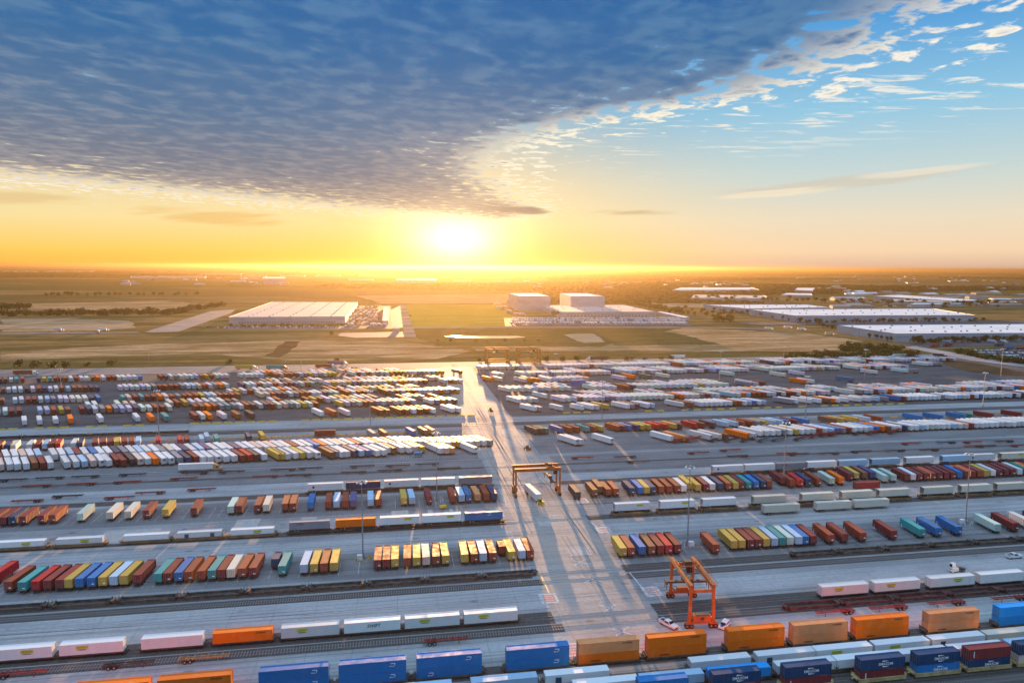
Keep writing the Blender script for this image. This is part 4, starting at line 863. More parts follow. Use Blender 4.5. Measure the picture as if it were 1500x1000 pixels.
# ------------------------------------------------------------------ gantry cranes
def gantry(label, x, y, rz, span, depth, H, m_, troll=.5, spreader=True, leg_w=.82):
    t = thing('gantry_crane', label, 'gantry crane', (x, y, .07), rz, 'rubber-tyred gantry cranes')
    hs, hd = span / 2, depth / 2
    for sx in (-1, 1):
        for sy in (-1, 1):
            mb = MB(); mb.beam((sx * hs, sy * hd, 1.5), (sx * hs, sy * hd * .92, H), leg_w * .85, leg_w); mb.beam((sx * hs, sy * (hd - .1), 3.4), (sx * hs, sy * (hd - 2.0), 1.9), .4)
            leg = obj('leg', mb.mesh('leg', [m_]), t)
            w = MB()
            for q in (-.62, .62): w.cyl((sx * hs - .42, sy * hd + q, .72), (sx * hs + .42, sy * hd + q, .72), .72, n=16); w.cyl((sx * hs - .45, sy * hd + q, .72), (sx * hs + .45, sy * hd + q, .72), .34, n=10, m=1)
            obj('wheel', w.mesh('wheel', ['tyre', m_]), leg)
            w = MB(); w.box(sx * hs - .5, sx * hs + .5, sy * hd - 1.15, sy * hd + 1.15, 1.35, 1.85); obj('wheel_carrier', w.mesh('carrier', [m_]), leg)
        mb = MB(); mb.box(sx * hs - .42, sx * hs + .42, -hd + .6, hd - .6, 1.5, 2.3); obj('sill_beam', mb.mesh('sill', [m_]), t)
        mb = MB(); mb.box(sx * hs - .3, sx * hs + .3, -hd * .92 + .5, hd * .92 - .5, H - 1.0, H - .2); obj('end_tie', mb.mesh('tie', [m_]), t)
    mb = MB(); mb.box(-hs - .9, -hs + .9, -hd + 1.0, hd - 1.0, 2.3, 4.1); mb.box(-hs - 1.0, -hs + .5, -hd + 1.4, hd - 1.6, 4.1, 4.35, 1); mb.box(-hs - .93, -hs - .9, -.5, .5, 2.8, 3.6, 1)
    obj('engine_house', mb.mesh('engine_house', [m_, 'dark']), t)
    mb = MB(); mb.box(hs - .7, hs + .7, -hd + 1.6, hd - 2.0, 2.3, 3.5); obj('equipment_box', mb.mesh('equipment_box', [m_]), t)
    for sy in (-1, 1):
        mb = MB(); y0 = sy * hd * .92
        mb.box(-hs - .5, hs + .5, y0 - .42, y0 + .42, H, H + 1.25); mb.box(-hs - .5, hs + .5, y0 - .52, y0 + .52, H + 1.25, H + 1.33)
        g = obj('girder', mb.mesh('girder', [m_]), t)
        mb = MB(); yy = y0 + sy * 1.0; mb.box(-hs, hs, min(y0 + sy * .52, yy), max(y0 + sy * .52, yy), H + .9, H + .96)
        for i in range(int(span / 1.6) + 1): xx = -hs + i * 1.6; mb.box(xx, xx + .06, yy - .04, yy + .04, H + .96, H + 2.0)
        mb.box(-hs, hs, yy - .04, yy + .04, H + 1.95, H + 2.0); obj('walkway', mb.mesh('walkway', [m_]), g)
    if leg_w > 1.5:
        for sy in (-1, 1): mb = MB(); mb.box(-hs + .5, hs - .5, sy * hd * .95 - .6, sy * hd * .95 + .6, 3.0, 4.6); obj('tie_beam', mb.mesh('tie_beam', [m_]), t)
    tx = -hs + span * troll
    mb = MB(); mb.box(tx - 1.6, tx + 1.6, -hd * .92, -hd * .92 + .4, H + 1.33, H + 1.8); mb.box(tx - 1.6, tx + 1.6, hd * .92 - .4, hd * .92, H + 1.33, H + 1.8)
    for q in (-1.5, 1.2): mb.box(tx + q, tx + q + .3, -hd * .92 + .3, hd * .92 - .3, H + 1.0, H + 1.35)
    mb.box(tx - .9, tx + .9, -1.2, 1.2, H + 1.35, H + 2.4, 1); tr = obj('trolley', mb.mesh('trolley', [m_, 'dark']), t)
    mb = MB(); mb.box(tx + 1.5, tx + 3.1, -hd * .6, -hd * .6 + 1.6, H - 2.2, H - .1); obj('cab', mb.mesh('cab', ['glass']), tr)
    if spreader:
        mb = MB(); zs = H - 4.4
        mb.box(tx - .55, tx + .55, -6.6, 6.6, zs, zs + .55); mb.box(tx - 1.25, tx + 1.25, -6.7, -6.2, zs - .15, zs + .5); mb.box(tx - 1.25, tx + 1.25, 6.2, 6.7, zs - .15, zs + .5); mb.box(tx - 1.0, tx + 1.0, -1.6, 1.6, zs + .55, zs + 1.3)
        for a in (-.8, .8):
            for b2 in (-1.3, 1.3): mb.beam((tx + a, b2, zs + 1.3), (tx + a, b2, H + 1.0), .07)
            for b2 in (-6.45, 6.45): mb.beam((tx + a, b2, zs - .1), (tx + a * 1.2, b2, zs - 1.9), .16)
        obj('spreader', mb.mesh('spreader', ['dark']), tr)
    return t
gantry('orange rubber-tyred gantry crane beside the front double-stack train', 86.2, 187.0, R(84), 18.5, 7.0, 11.6, 'crane', .74)
gantry('amber gantry crane standing astride the sunlit road', 62.5, 300.6, R(0), 20.0, 7.0, 11.6, 'crane', .80)
gantry('left amber gantry crane of the far pair by the field edge', 106.5, 722, R(0), 22.5, 17.0, 15.5, 'crane_y', .35, True, 2.0)
gantry('right amber gantry crane of the far pair by the field edge', 139.5, 720, R(0), 22.5, 17.0, 15.5, 'crane_y', .62, True, 2.0)

# ------------------------------------------------------------------ floodlight masts
def mast(px, py, ptop, label):
    x, y = G(px, py)
    d = math.hypot(x, y); z = 27.0
    for _ in range(30):                                    # height at which the photo shows the top
        v = np.array([x, y, z - CAM_H]); yy = 500 - FPX * (v @ CU) / (v @ CF); z += (yy - ptop) * d / FPX * .9
    t = thing('light_mast', label, 'light mast', (x, y, .06), random.uniform(0, 3), 'floodlight masts')
    mb = MB(); mb.cyl((0, 0, 1.2), (0, 0, z * .5), .27, .2, 10); mb.cyl((0, 0, z * .5), (0, 0, z), .2, .1, 10); mb.box(-.3, .3, -.38, -.3, 1.6, 2.4); obj('pole', mb.mesh('pole', ['galv']), t)
    mb = MB(); mb.cyl((0, 0, 0), (0, 0, 1.2), .75, .65, 12); obj('base', mb.mesh('base', ['concrete']), t)
    mb = MB(); n = 12
    for i in range(n):
        a, b2 = 2 * math.pi * i / n, 2 * math.pi * (i + 1) / n; mb.beam((1.4 * math.cos(a), 1.4 * math.sin(a), z), (1.4 * math.cos(b2), 1.4 * math.sin(b2), z), .12)
    for i in range(3): a = 2 * math.pi * i / 3; mb.beam((0, 0, z), (1.4 * math.cos(a), 1.4 * math.sin(a), z), .1)
    mb.cyl((0, 0, z), (0, 0, z + .6), .22, .1, 8); rg = obj('lamp_ring', mb.mesh('lamp_ring', ['galv']), t)
    for i in range(6):
        a = 2 * math.pi * i / 6; m4 = Matrix.Translation((1.65 * math.cos(a), 1.65 * math.sin(a), z - .1)) @ Matrix.Rotation(a, 4, 'Z') @ Matrix.Rotation(R(35), 4, 'Y')
        mb = MB().box(-.3, .3, -.36, .36, -.16, .2, M4=m4); obj('floodlight', mb.mesh('floodlight', ['lamp']), rg)
for px, py, pt, lab in ((531.7, 819, 706, 'tall mast in the gap of the front left container row'), (639.7, 734, 634, 'tall mast before the upper left train near the road'), (1007, 798, 684, 'tall mast with a pale base in the front right container row'), (1414, 766, 665, 'tall mast before the blue containers at far right'), (1147.6, 709.5, 619, 'pale mast in the gap of the second right row'),
    (233, 639, 572, 'mast beside the far left line of containers'), (542.5, 630, 573, 'mast beyond the far tracks left of the road'), (881.5, 617, 558, 'mast at the far tracks right of the road'), (1180, 611, 551, 'mast at the far tracks near the yellow containers'), (814, 558, 518, 'mast among the far trailers behind the road'), (1054, 559, 514.5, 'mast in the middle of the far right field'),
    (1266, 556, 512, 'mast before the green copse at the yard edge'), (1439.5, 598.5, 546, 'mast in the white rows at far right'), (1466, 551, 511, 'mast beside the entrance road at far right'), (90, 574, 540, 'mast in the far left field')):
    mast(px, py, pt, lab)
# thin lamp posts of the access lane
for i, (px, py) in enumerate(((18, 542), (102, 538), (218, 536), (336, 533), (418, 548), (441, 548), (710, 531), (953, 527), (1148, 523), (1341, 521))):
    x, y = G(px, py); t = thing('lamp_post', f"thin pale lamp post along the yard's back lane, {nth(i + 1)} from the left", 'lamp post', (x, y, .05), 0, 'lamp posts of the back lane')
    obj('pole', MB().cyl((0, 0, 0), (0, 0, 12), .13, .08, 8).mesh('pole', ['galv']), t); obj('lamp_head', MB().box(-.2, 1.2, -.18, .18, 11.9, 12.1).mesh('lamp_head', ['lamp']), t)
# base enclosures at the masts
def bollards(px, py, n, k, lab):
    x, y = G(px, py)
    for i in range(n):
        a = i * 2 * math.pi / n; o = obj('bollard', MB().cyl((0, 0, 0), (0, 0, 1.3), .16, .16, 8).mesh('bollard', [k]), None, (x + 2.6 * math.cos(a), y + 2.0 * math.sin(a), .06)); tag(o, lab, 'bollard', lab + 's', True)
bollards(1007, 799, 8, 'white', 'white bollard round the mast base in the front right row'); bollards(531.7, 820, 8, 'yellow', 'yellow bollard round the mast base in the front left row'); bollards(1415, 768, 8, 'white', 'white bollard round the mast base at far right'); bollards(640, 735, 7, 'white', 'white bollard round the mast base before the upper left train')
for i, (px, py, lab) in enumerate(((1012, 800, 'front right row'), (527, 820, 'front left row'), (1409, 767, 'blue containers at far right'))):
    x, y = G(px, py); t = thing('electric_cabinet', f"small white electric cabinet at the mast of the {lab}", 'cabinet', (x, y, .06), 0, 'electric cabinets')
    obj('cabinet_body', MB().box(-.9, .9, -.6, .6, .15, 1.9).mesh('cabinet', ['white']), t); obj('plinth', MB().box(-1.1, 1.1, -.8, .8, 0, .15).mesh('plinth', ['concrete']), t)
    obj('door', MB().box(-.7, .7, -.63, -.6, .3, 1.75).mesh('door', ['white']), t)

# ------------------------------------------------------------------ vehicles
def soft(mb, mats, name, bev=.06):
    me = mb.mesh(name, mats); bm = bmesh.new(); bm.from_mesh(me)
    bmesh.ops.bevel(bm, geom=[e for e in bm.edges if e.calc_length() > .25], offset=bev, segments=2, affect='EDGES'); bm.to_mesh(me); bm.free()
    for p in me.polygons: p.use_smooth = False
    return me
def car_wheels(t, xs, w, r=.38):
    for x in xs:
        for s in (-1, 1):
            mb = MB(); mb.cyl((x, s * w - .12, r), (x, s * w + .12, r), r, n=16); mb.cyl((x, s * w - .13, r), (x, s * w + .13, r), r * .55, n=10, m=1); obj('wheel', mb.mesh('wheel', ['tyre', 'hub']), t)
def pickup(px, py, rz, label, k='white'):
    x, y = G(px, py); t = thing('pickup_truck', label, 'pickup truck', (x, y, .085), rz, 'white service vehicles')
    mb = MB(); mb.box(-2.85, 2.85, -.98, .98, .45, 1.05); mb.prism([(.9, 1.05), (2.85, 1.05), (2.8, 1.18), (1.05, 1.28)], -.95, .95)
    obj('body', soft(mb, [k], 'body'), t)
    mb = MB(); mb.prism([(-1.0, 1.05), (1.35, 1.05), (.65, 1.85), (-.85, 1.88)], -.86, .86); c = obj('cab', soft(mb, [k], 'cab'), t)
    mb = MB(); mb.prism([(.72, 1.80), (1.30, 1.17), (1.38, 1.17), (.80, 1.80)], -.74, .74)
    for s in (-1, 1): mb.prism([(-.7, 1.2), (1.0, 1.2), (.56, 1.74), (-.66, 1.76)], *sorted((s * .85, s * .88)))
    mb.box(-.95, -.9, -.7, .7, 1.25, 1.75); obj('window', mb.mesh('window', ['glass']), c)
    mb = MB(); mb.box(-2.75, -1.1, .82, .98, 1.05, 1.38); mb.box(-2.75, -1.1, -.98, -.82, 1.05, 1.38); mb.box(-2.85, -2.75, -.9, .9, 1.05, 1.38); obj('bed_side', mb.mesh('bed', [k]), t)
    obj('bed_floor', MB().box(-2.7, -1.1, -.8, .8, 1.06, 1.1).mesh('bed_floor', ['dark']), t)
    for s in (-1, 1): obj('headlight', MB().box(2.84, 2.88, *sorted((s * .6, s * .9)), .8, 1.0).mesh('headlight', ['lamp']), t)
    obj('bumper', MB().box(2.83, 2.95, -.9, .9, .45, .65).mesh('bumper', ['dark']), t); car_wheels(t, (-1.75, 1.85), .86, .40)
def suv(px, py, rz, label, k='white'):
    x, y = G(px, py); t = thing('parked_car', label, 'car', (x, y, .085), rz, 'white service vehicles')
    mb = MB(); mb.box(-2.4, 2.4, -.95, .95, .35, .95); mb.prism([(1.0, .95), (2.4, .9), (2.35, 1.0), (1.1, 1.1)], -.9, .9); obj('body', soft(mb, [k], 'body'), t)
    mb = MB(); mb.prism([(-2.3, .95), (1.35, .95), (.55, 1.6), (-1.9, 1.68)], -.84, .84); c = obj('roof', soft(mb, [k], 'cabin'), t)
    mb = MB(); mb.prism([(.62, 1.55), (1.30, 1.05), (1.37, 1.05), (.70, 1.55)], -.74, .74)
    for s in (-1, 1): mb.prism([(-1.9, 1.08), (1.0, 1.08), (.5, 1.5), (-1.75, 1.55)], *sorted((s * .83, s * .86)))
    obj('window', mb.mesh('window', ['glass']), c); obj('bonnet_panel', MB().box(1.3, 2.2, -.45, .45, 1.06, 1.09).mesh('panel', ['inkblue']), t)
    car_wheels(t, (-1.5, 1.55), .84, .36)
def yard_tractor(px, py, rz, label, k='yellow', grp='yard tractors', scale=1.0):
    x, y = G(px, py); t = thing('yard_tractor', label, 'yard tractor', (x, y, .085), rz, grp)
    obj('frame', MB().box(-3.0, 2.6, -.5, .5, .6, .95).mesh('frame', ['dark']), t)
    mb = MB(); mb.prism([(.7, .9), (2.2, .9), (2.15, 2.9), (.75, 3.0)], -1.2, .1); c = obj('cab', soft(mb, [k], 'cab', .08), t)
    mb = MB(); mb.box(2.2, 2.24, -1.05, -.05, 1.7, 2.7); mb.box(.9, 2.0, -1.24, -1.2, 1.7, 2.7); mb.box(.68, .71, -1.05, -.05, 1.6, 2.6); obj('window', mb.mesh('window', ['glass']), c)
    obj('engine_cover', soft(MB().box(.6, 2.7, .15, 1.2, .75, 1.75), [k], 'cover'), t); obj('bumper', MB().box(2.65, 2.9, -1.2, 1.2, .45, .9).mesh('bumper', [k]), t)
    obj('fifth_wheel', MB().box(-2.2, -.9, -.6, .6, .95, 1.2).mesh('coupling', ['dark']), t); obj('exhaust_stack', MB().cyl((.5, .7, 1.2), (.5, .7, 3.3), .1, n=8).mesh('stack', ['hub']), t)
    car_wheels(t, (-1.6, 1.7), 1.0, .52); return t
def semi_tractor(x, y, rz, label, k):
    t = thing('semi_tractor', label, 'truck tractor', (x, y, .08), rz, 'truck tractors')
    obj('frame', MB().box(-4.2, 2.6, -.45, .45, .6, .95).mesh('frame', ['dark']), t)
    mb = MB(); mb.prism([(-1.9, .8), (.9, .8), (.7, 2.5), (-.3, 3.5), (-1.9, 3.7)], -1.2, 1.2); c = obj('cab', soft(mb, [k], 'cab', .1), t)
    obj('bonnet', soft(MB().prism([(.9, .75), (2.7, .75), (2.6, 1.5), (.85, 1.85)], -1.05, 1.05), [k], 'bonnet', .1), t)
    mb = MB(); mb.box(.78, .90, -1.0, 1.0, 1.9, 2.45); mb.box(-.3, .6, 1.19, 1.23, 1.7, 2.4); mb.box(-.3, .6, -1.23, -1.19, 1.7, 2.4); obj('window', mb.mesh('window', ['glass']), c)
    obj('bumper', MB().box(2.65, 2.8, -1.15, 1.15, .4, .8).mesh('bumper', ['hub']), t); car_wheels(t, (-3.6, -2.3, 1.9), 1.0, .5); return t
M['tan_paint'] = mat('tan_cab_paint', fn=noisy((.55, .32, .14), (.45, .26, .12), .6, .5))
pickup(979, 917, R(-62), 'white pickup truck on the road beside the front gantry crane')
suv(1061, 918, R(222), 'white security car parked between gantry crane and orange containers')
pickup(1485, 817, R(0), 'white pickup truck driving along the pale lane at far right')
yard_tractor(1402, 837, R(185), 'white yard tractor idling behind the white train at far right', 'white')
yard_tractor(790.5, 738, R(-82), 'yellow yard tractor pulling a white trailer under the gantry crane', 'yellow')
x_, y_ = G(790.5, 738); box_trailer('w', x_ - .14 * 17.2, y_ + .99 * 17.2, R(188), 'white box trailer hauled along the sunlit road under the gantry crane', 'white trailers on the move')
yard_tractor(772, 659, R(-75), 'dark amber yard tractor alone on the sunlit road', 'crane')
yard_tractor(718.5, 603, R(-80), 'small dark yard tractor far up the sunlit road', 'dark')
x_, y_ = G(262, 691); box_trailer('w', x_, y_, R(-90), 'white box trailer behind a tan cab, driving past the white row', 'white trailers on the move')
semi_tractor(x_ + 18.0, y_, 0, 'tan truck tractor pulling the white trailer past the white row', 'tan_paint')
for (px, py, k, rz, lab, cab) in ((20, 549, 'N', -90, 'brown box trailer on the far left back lane', 'white'), (345, 541, 'y', -90, 'yellow container trailer on the back lane, far left', 'white'), (390, 541, 't', -90, 'teal container trailer on the back lane, before an orange cab', 'crane'), (462, 539, 'o', -90, 'rust-red container trailer on the back lane by the road', 'white'), (480, 535, 'v', -90, 'purple-grey trailer at the back lane beside the blue shed', 'white'), (1003, 525, 'w', 90, 'white box trailer driving on the right back lane', 'dark'), (1328, 523, 'm', 90, 'mint green trailer by the copse on the back lane', 'white'), (885, 527, 'd', 90, 'dark trailer with pale cab on the right back lane', 'white')):
    x, y = G(px, py)
    box_trailer(k, x, y, R(rz), lab, 'trailers on the back lane')
    s = 1 if rz < 0 else -1; semi_tractor(x + s * 18.0, y, 0 if s > 0 else math.pi, f"{ {'white': 'white', 'crane': 'orange', 'dark': 'dark'}[cab]} truck tractor pulling the {lab.split(' on ')[0].split(' driving')[0].split(' at ')[0].split(' by ')[0].split(' with ')[0]} on the back lane".replace('  ', ' '), cab if cab != 'dark' else 'dark')
# stacked blue containers and the small site objects
for px, py, n_, lab in ((847, 566, 2, 'beside the far right trailers'), (519, 542, 1, 'at the back lane corner')):
    x, y = G(px, py)
    for j in range(n_):
        for q in range(2):
            freight_container('b' if n_ == 2 else 'n', x + 2.6 * q * 0, y + 2.7 * q, .07 + 2.9 * j, f"blue container {['in front', 'behind'][q]}, {['lower', 'upper'][j]} of the stack {lab}", 'stacked blue containers', '40' if n_ == 2 else '20', None, dom=False)
# orange spoked debris box and yellow cart beside the mid-left train
x_, y_ = G(649, 745); t = thing('yellow_cart', 'small yellow equipment cart behind the mid-left train', 'cart', (x_, y_, .06), .2)
obj('cart_body', soft(MB().box(-1.4, 1.4, -.8, .8, .5, 1.5), ['yellow'], 'cart'), t); obj('handle', MB().beam((1.4, 0, .7), (2.4, 0, .4), .08).mesh('handle', ['dark']), t); car_wheels(t, (-.8, .8), .75, .3)
x_, y_ = G(612, 669); t = thing('portable_cabin', 'small bright blue cabin with a railed yard near the road', 'cabin', (x_, y_, .06), 0)
obj('cabin_wall', MB().box(-2, 2, -1.3, 1.3, 0, 2.4).mesh('cabin', ['chassis_blue']), t, color=pcol('B')); obj('roof', MB().box(-2.2, 2.2, -1.5, 1.5, 2.4, 2.6).mesh('roof', ['paint_flat']), t, color=pcol('B'))
mb = MB()
for i in range(10): mb.box(-9 + i * 1.4, -8.9 + i * 1.4, -2.5, -2.4, 0, 1.1)
mb.box(-9, 3.7, -2.5, -2.44, 1.05, 1.1); obj('railing', mb.mesh('railing', ['white']), t)
# ------------------------------------------------------------------ buildings beyond the yard
def wall_fn(a, b2):
    def fn(T, b):
        p = _pos(T); n = T.noise(_scaled(T, p, (.03, .03, .12)), 1, 4, .6); br = T.add('ShaderNodeTexBrick'); T.put(br.inputs['Vector'], T.add('ShaderNodeTexCoord').outputs['Object']); br.inputs['Scale'].default_value = 1
        br.inputs['Brick Width'].default_value = 9; br.inputs['Row Height'].default_value = 40; br.inputs['Mortar Size'].default_value = .12; br.offset = 0
        T.put(b.inputs['Base Color'], T.mix(T.m('MULTIPLY', br.outputs['Fac'], .25), T.mix(T.rng(n, .35, .65), a, b2), (.2, .2, .2))); b.inputs['Roughness'].default_value = .8
    return fn
M['wall_w'] = mat('tilt_wall_white', fn=wall_fn((.40, .42, .45), (.32, .34, .37)))
M['wall_t'] = mat('tilt_wall_tan', fn=wall_fn((.50, .34, .26), (.42, .3, .24)))
M['roof_w'] = mat('white_roof_membrane', fn=noisy((.82, .80, .78), (.68, .66, .64), .012, .5, sc=(1, 3, 1), spec=.5))
M['roof_g'] = mat('grey_roof_membrane', fn=noisy((.42, .40, .385), (.33, .315, .305), .012, .8, sc=(1, 3, 1), spec=.1))
M['trim'] = mat('blue_grey_trim', (.16, .22, .30), .6)
def warehouse(label, roof_px, H, roof_m='roof_w', wall_m='wall_w', vents=0, docks=0, group='warehouses beyond the yard', name='warehouse', shared=False, rows=2):
    """roof_px: front-left, front-right, back-right, back-left corners of the roof in the photograph, at height H"""
    P = [Vector((*G(x, y, H), H)) for x, y in roof_px]; c = sum(P, Vector()) / 4; c.z = 0
    t = thing(name, label, 'warehouse' if name == 'warehouse' else 'cold store', c, 0, group, shared)
    Q = [p - c for p in P]; mb = MB()
    for i in range(4):
        a, b2 = Q[i], Q[(i + 1) % 4]; mb.quad([(a.x, a.y, 0), (b2.x, b2.y, 0), (b2.x, b2.y, H - .6), (a.x, a.y, H - .6)])
        mb.quad([(a.x, a.y, H - .6), (b2.x, b2.y, H - .6), (b2.x * 1.0, b2.y, H + .35), (a.x, a.y, H + .35)], 1)
    obj('wall', mb.mesh('wall', [wall_m, 'trim']), t)
    s = .997; rf = obj('roof', MB().quad([(q.x * s, q.y * s, H) for q in Q]).mesh('roof', [roof_m]), t)
    if vents:
        vm = MB().box(-.9, .9, -1.1, 1.1, 0, 1.3).box(-1.1, 1.1, -1.3, 1.3, 1.3, 1.5).mesh('roof_vent', ['trim'])
        for r_ in range(rows):
            for i in range(vents):
                u = (i + .5 + random.uniform(-.4, .4)) / vents; v = (r_ + .6 + random.uniform(-.3, .3)) / (rows + .2)
                if rows >= 4: u, v = (r_ + .9) / (rows + .6), (i + .3) / vents
                p = (Q[0] * (1 - u) + Q[1] * u) * (1 - v) + (Q[3] * (1 - u) + Q[2] * u) * v; obj('roof_vent', vm, rf, (p.x, p.y, H), random.choice((0, 1.57)))
    if docks:
        a, b2 = Q[0], Q[1]; d = (b2 - a).normalized(); nrm = Vector((d.y, -d.x, 0)); L = (b2 - a).length; an = math.atan2(d.y, d.x)
        dm = MB().box(-1.5, 1.5, -.25, .1, 1.2, 4.4).mesh('dock_door', ['trim'])
        for i in range(docks):
            p = a + d * (L * (.08 + .84 * (i + .5) / docks)); obj('dock_door', dm, t, (p.x, p.y, 0), an)
        mb = MB(); mb.box(0, L, -.12, 0, H * .62, H * .62 + .5); o = obj('wall_band', mb.mesh('band', ['trim']), t, (a.x, a.y, 0), an)
    return t
warehouse('long white-roofed warehouse with rows of roof vents left of the meadow', [(335, 464.6), (505.5, 463.6), (524, 442.2), (399, 442)], 12, 'roof_g', vents=12, docks=36, rows=5)
warehouse('left tall white cold store tower beside the truck lot', [(760, 433.8), (806, 434), (788, 429.4), (745, 429.4)], 34, name='cold_store', group='cold store buildings')
warehouse('right tall white cold store tower above the low building', [(836, 434), (886, 434), (860, 429.4), (820, 429.4)], 34, name='cold_store', group='cold store buildings')
warehouse('low wide grey-roofed building in front of the two cold store towers', [(818, 457), (960, 456.6), (914, 446.4), (791, 447)], 10, 'roof_g', name='cold_store', group='cold store buildings', vents=9, docks=24, rows=2)
warehouse('narrow low wing right of the cold store', [(1003, 465.5), (1010, 464), (968, 456), (961, 456.5)], 6, 'roof_w', name='cold_store', group='cold store buildings')
warehouse('white warehouse at the back of the right-hand row of warehouses', [(1096, 452), (1216, 450), (1180, 446), (1030, 446.3)], 11, vents=9, docks=20, rows=2)
warehouse('middle white warehouse of the right-hand row with many roof vents', [(1164, 462.3), (1428, 461.6), (1366, 452), (1098, 453.2)], 12, vents=16, docks=40, rows=2)
warehouse('nearest right white warehouse above the entrance road', [(1312, 488.8), (1540, 487.6), (1530, 474.3), (1226, 476.2)], 12, vents=15, docks=34, rows=2)
warehouse('slanting white warehouse behind the right-hand row', [(1398, 440.8), (1440, 439.8), (1318, 431.8), (1280, 433.3)], 11, vents=8, docks=0, rows=1)
warehouse('long grey shed in front of the slanting white warehouse', [(1302, 441), (1392, 443), (1396, 440.9), (1302, 437.6)], 9, 'roof_g')
warehouse('long pale warehouse right of the cold store, near the horizon', [(985, 424.6), (1112, 424.2), (1100, 421), (997, 421)], 10)
warehouse('pale curved-front sheds left of the tan warehouse', [(1012, 436), (1130, 437), (1118, 432.6), (1016, 431.4)], 8, 'roof_g')
warehouse('tan-walled warehouse near the horizon on the right', [(1164, 424.6), (1190, 425.8), (1194, 421.6), (1168, 421.4)], 12, 'roof_w', 'wall_t')
warehouse('low white shed beside the tan warehouse', [(1144, 431.5), (1190, 432.4), (1188, 429.6), (1152, 429)], 7)
M['roof_f'] = mat('far_roof', fn=noisy((.34, .29, .23), (.24, .2, .16), .012, .9, sc=(1, 3, 1), spec=0)); M['wall_f'] = mat('far_wall', (.26, .23, .2), .9)
far_w = [(0, 135, 398, 396.6), (190, 300, 407, 404), (290, 352, 402.6, 400.6), (352, 390, 405, 402.6), (410, 446, 404.8, 402.6), (462, 498, 404.6, 402.4), (510, 546, 410.6, 408.4), (525, 552, 403.8, 402.2), (664, 690, 412, 410.3), (722, 746, 413, 411.2), (905, 940, 415, 412.6), (1012, 1046, 416.4, 413.6), (1062, 1088, 416.4, 413.6), (1168, 1178, 407.4, 406.4), (1200, 1240, 423, 420.8), (1392, 1420, 412, 410.8), (1330, 1346, 414.6, 413.4), (840, 856, 395.4, 394.6), (1448, 1490, 443, 440.6), (1434, 1466, 446.6, 444.4), (1240, 1262, 431, 429.6)]
for i, (x0, x1, yf, yb) in enumerate(far_w):
    warehouse(f"small bright flat warehouse near the horizon, {nth(i + 1)} of the far ones", [(x0, yf), (x1, yf), (x1 - (x1 - 750) * .006, yb), (x0 - (x0 - 750) * .006, yb)], 5, 'roof_f', 'wall_f', group='far warehouses near the horizon')
warehouse('tall grey hangar near the horizon left of the sun', [(385, 408), (419, 408), (417, 405.4), (386, 405.4)], 30, 'roof_g')
warehouse('long pale hangar under the sun glow', [(580, 410.4), (640, 410.4), (638, 408.4), (582, 408.4)], 22, 'roof_g')
warehouse('narrow tan shed in the trailer lot beside the long left warehouse', [(560, 470), (569, 470), (570.6, 449), (562, 449)], 6, 'roof_g', 'wall_t')
warehouse('low brown shed by the gravel road at the lot entrance', [(575, 481.5), (585, 481.5), (585, 480), (576, 480)], 6, 'roof_g', 'wall_t')
def sheds(n, x0, x1, y0, y1, label, group, wmin=14, wmax=60):
    for i in range(n):
        x, y = G(random.uniform(x0, x1), random.uniform(y0, y1)); w, d, h = random.uniform(wmin, wmax), random.uniform(15, 40), random.uniform(4, 9)
        t = thing('shed', label, 'shed', (x, y, 0), random.choice((0, .3, -.2)), group, True); k = random.choice(('wall_w', 'wall_f', 'wall_t'))
        obj('wall', MB().box(-w / 2, w / 2, -d / 2, d / 2, 0, h).mesh('wall', [k]), t)
        obj('roof', MB().prism([(-d / 2 - .4, h), (d / 2 + .4, h), (0, h + d * .12)], -w / 2 - .4, w / 2 + .4, axis='x').mesh('roof', [random.choice(('roof_g', 'roof_f', 'roof_w'))]), t)
sheds(34, 182, 420, 406, 418, 'pale shed in the industrial cluster near the left horizon', 'sheds near the left horizon')
sheds(26, 1000, 1500, 412, 430, 'pale shed among trees on the right-hand plain', 'sheds on the right plain', 14, 50)
sheds(30, 1200, 1500, 398, 412, 'tiny pale house in the suburbs below the right horizon', 'houses below the right horizon', 14, 40)
sheds(26, 1230, 1500, 431, 454, 'pale flat building in the industrial area at far right', 'flat buildings at far right', 40, 150)
sheds(14, 760, 1000, 408, 424, 'small shed on the plain behind the cold store', 'sheds behind the cold store', 14, 50)
# ---- vehicles in the far lots
tm = far_trailer_mb(11); tm.box(-1.2, 1.2, -3.4, -.9, .5, 2.7); tm.box(-1.1, 1.1, -3.45, -3.4, 1.7, 2.5, 1); ME['lot_truck'] = tm.mesh('parked_truck', ['paint_flat', 'dark'])
mb = MB(); mb.box(-.9, .9, -2.3, 2.3, .3, .95); mb.prism([(-1.6, .95), (1.2, .95), (.6, 1.5), (-1.3, 1.5)], -.8, .8, axis='y'); 
cm = MB(); cm.box(-.9, .9, -2.3, 2.3, .3, .95); cm.prism([(-1.5, .95), (1.1, .95), (.5, 1.5), (-1.2, 1.5)], -.8, .8, axis='x'); cm.box(-.92, .92, -1.7, -1.2, .05, .6, 1); cm.box(-.92, .92, 1.2, 1.7, .05, .6, 1)
ME['lot_car'] = cm.mesh('parked_car', ['paint_flat', 'dark'])
def lot(name, me, cat, rows_, n, colors, label, group, rz=0, jit=.8, keep=.9, zz=.4):
    for y, x0, x1 in rows_:
        for i in range(n):
            if random.random() > keep: continue
            x, yy = G(x0 + (x1 - x0) * i / n, y); o = obj(name, me, None, (x + random.uniform(-jit, jit), yy + random.uniform(-2, 2), zz), R(rz) + random.uniform(-.05, .05), pcol(random.choice(colors))); tag(o, label, cat, group, True)
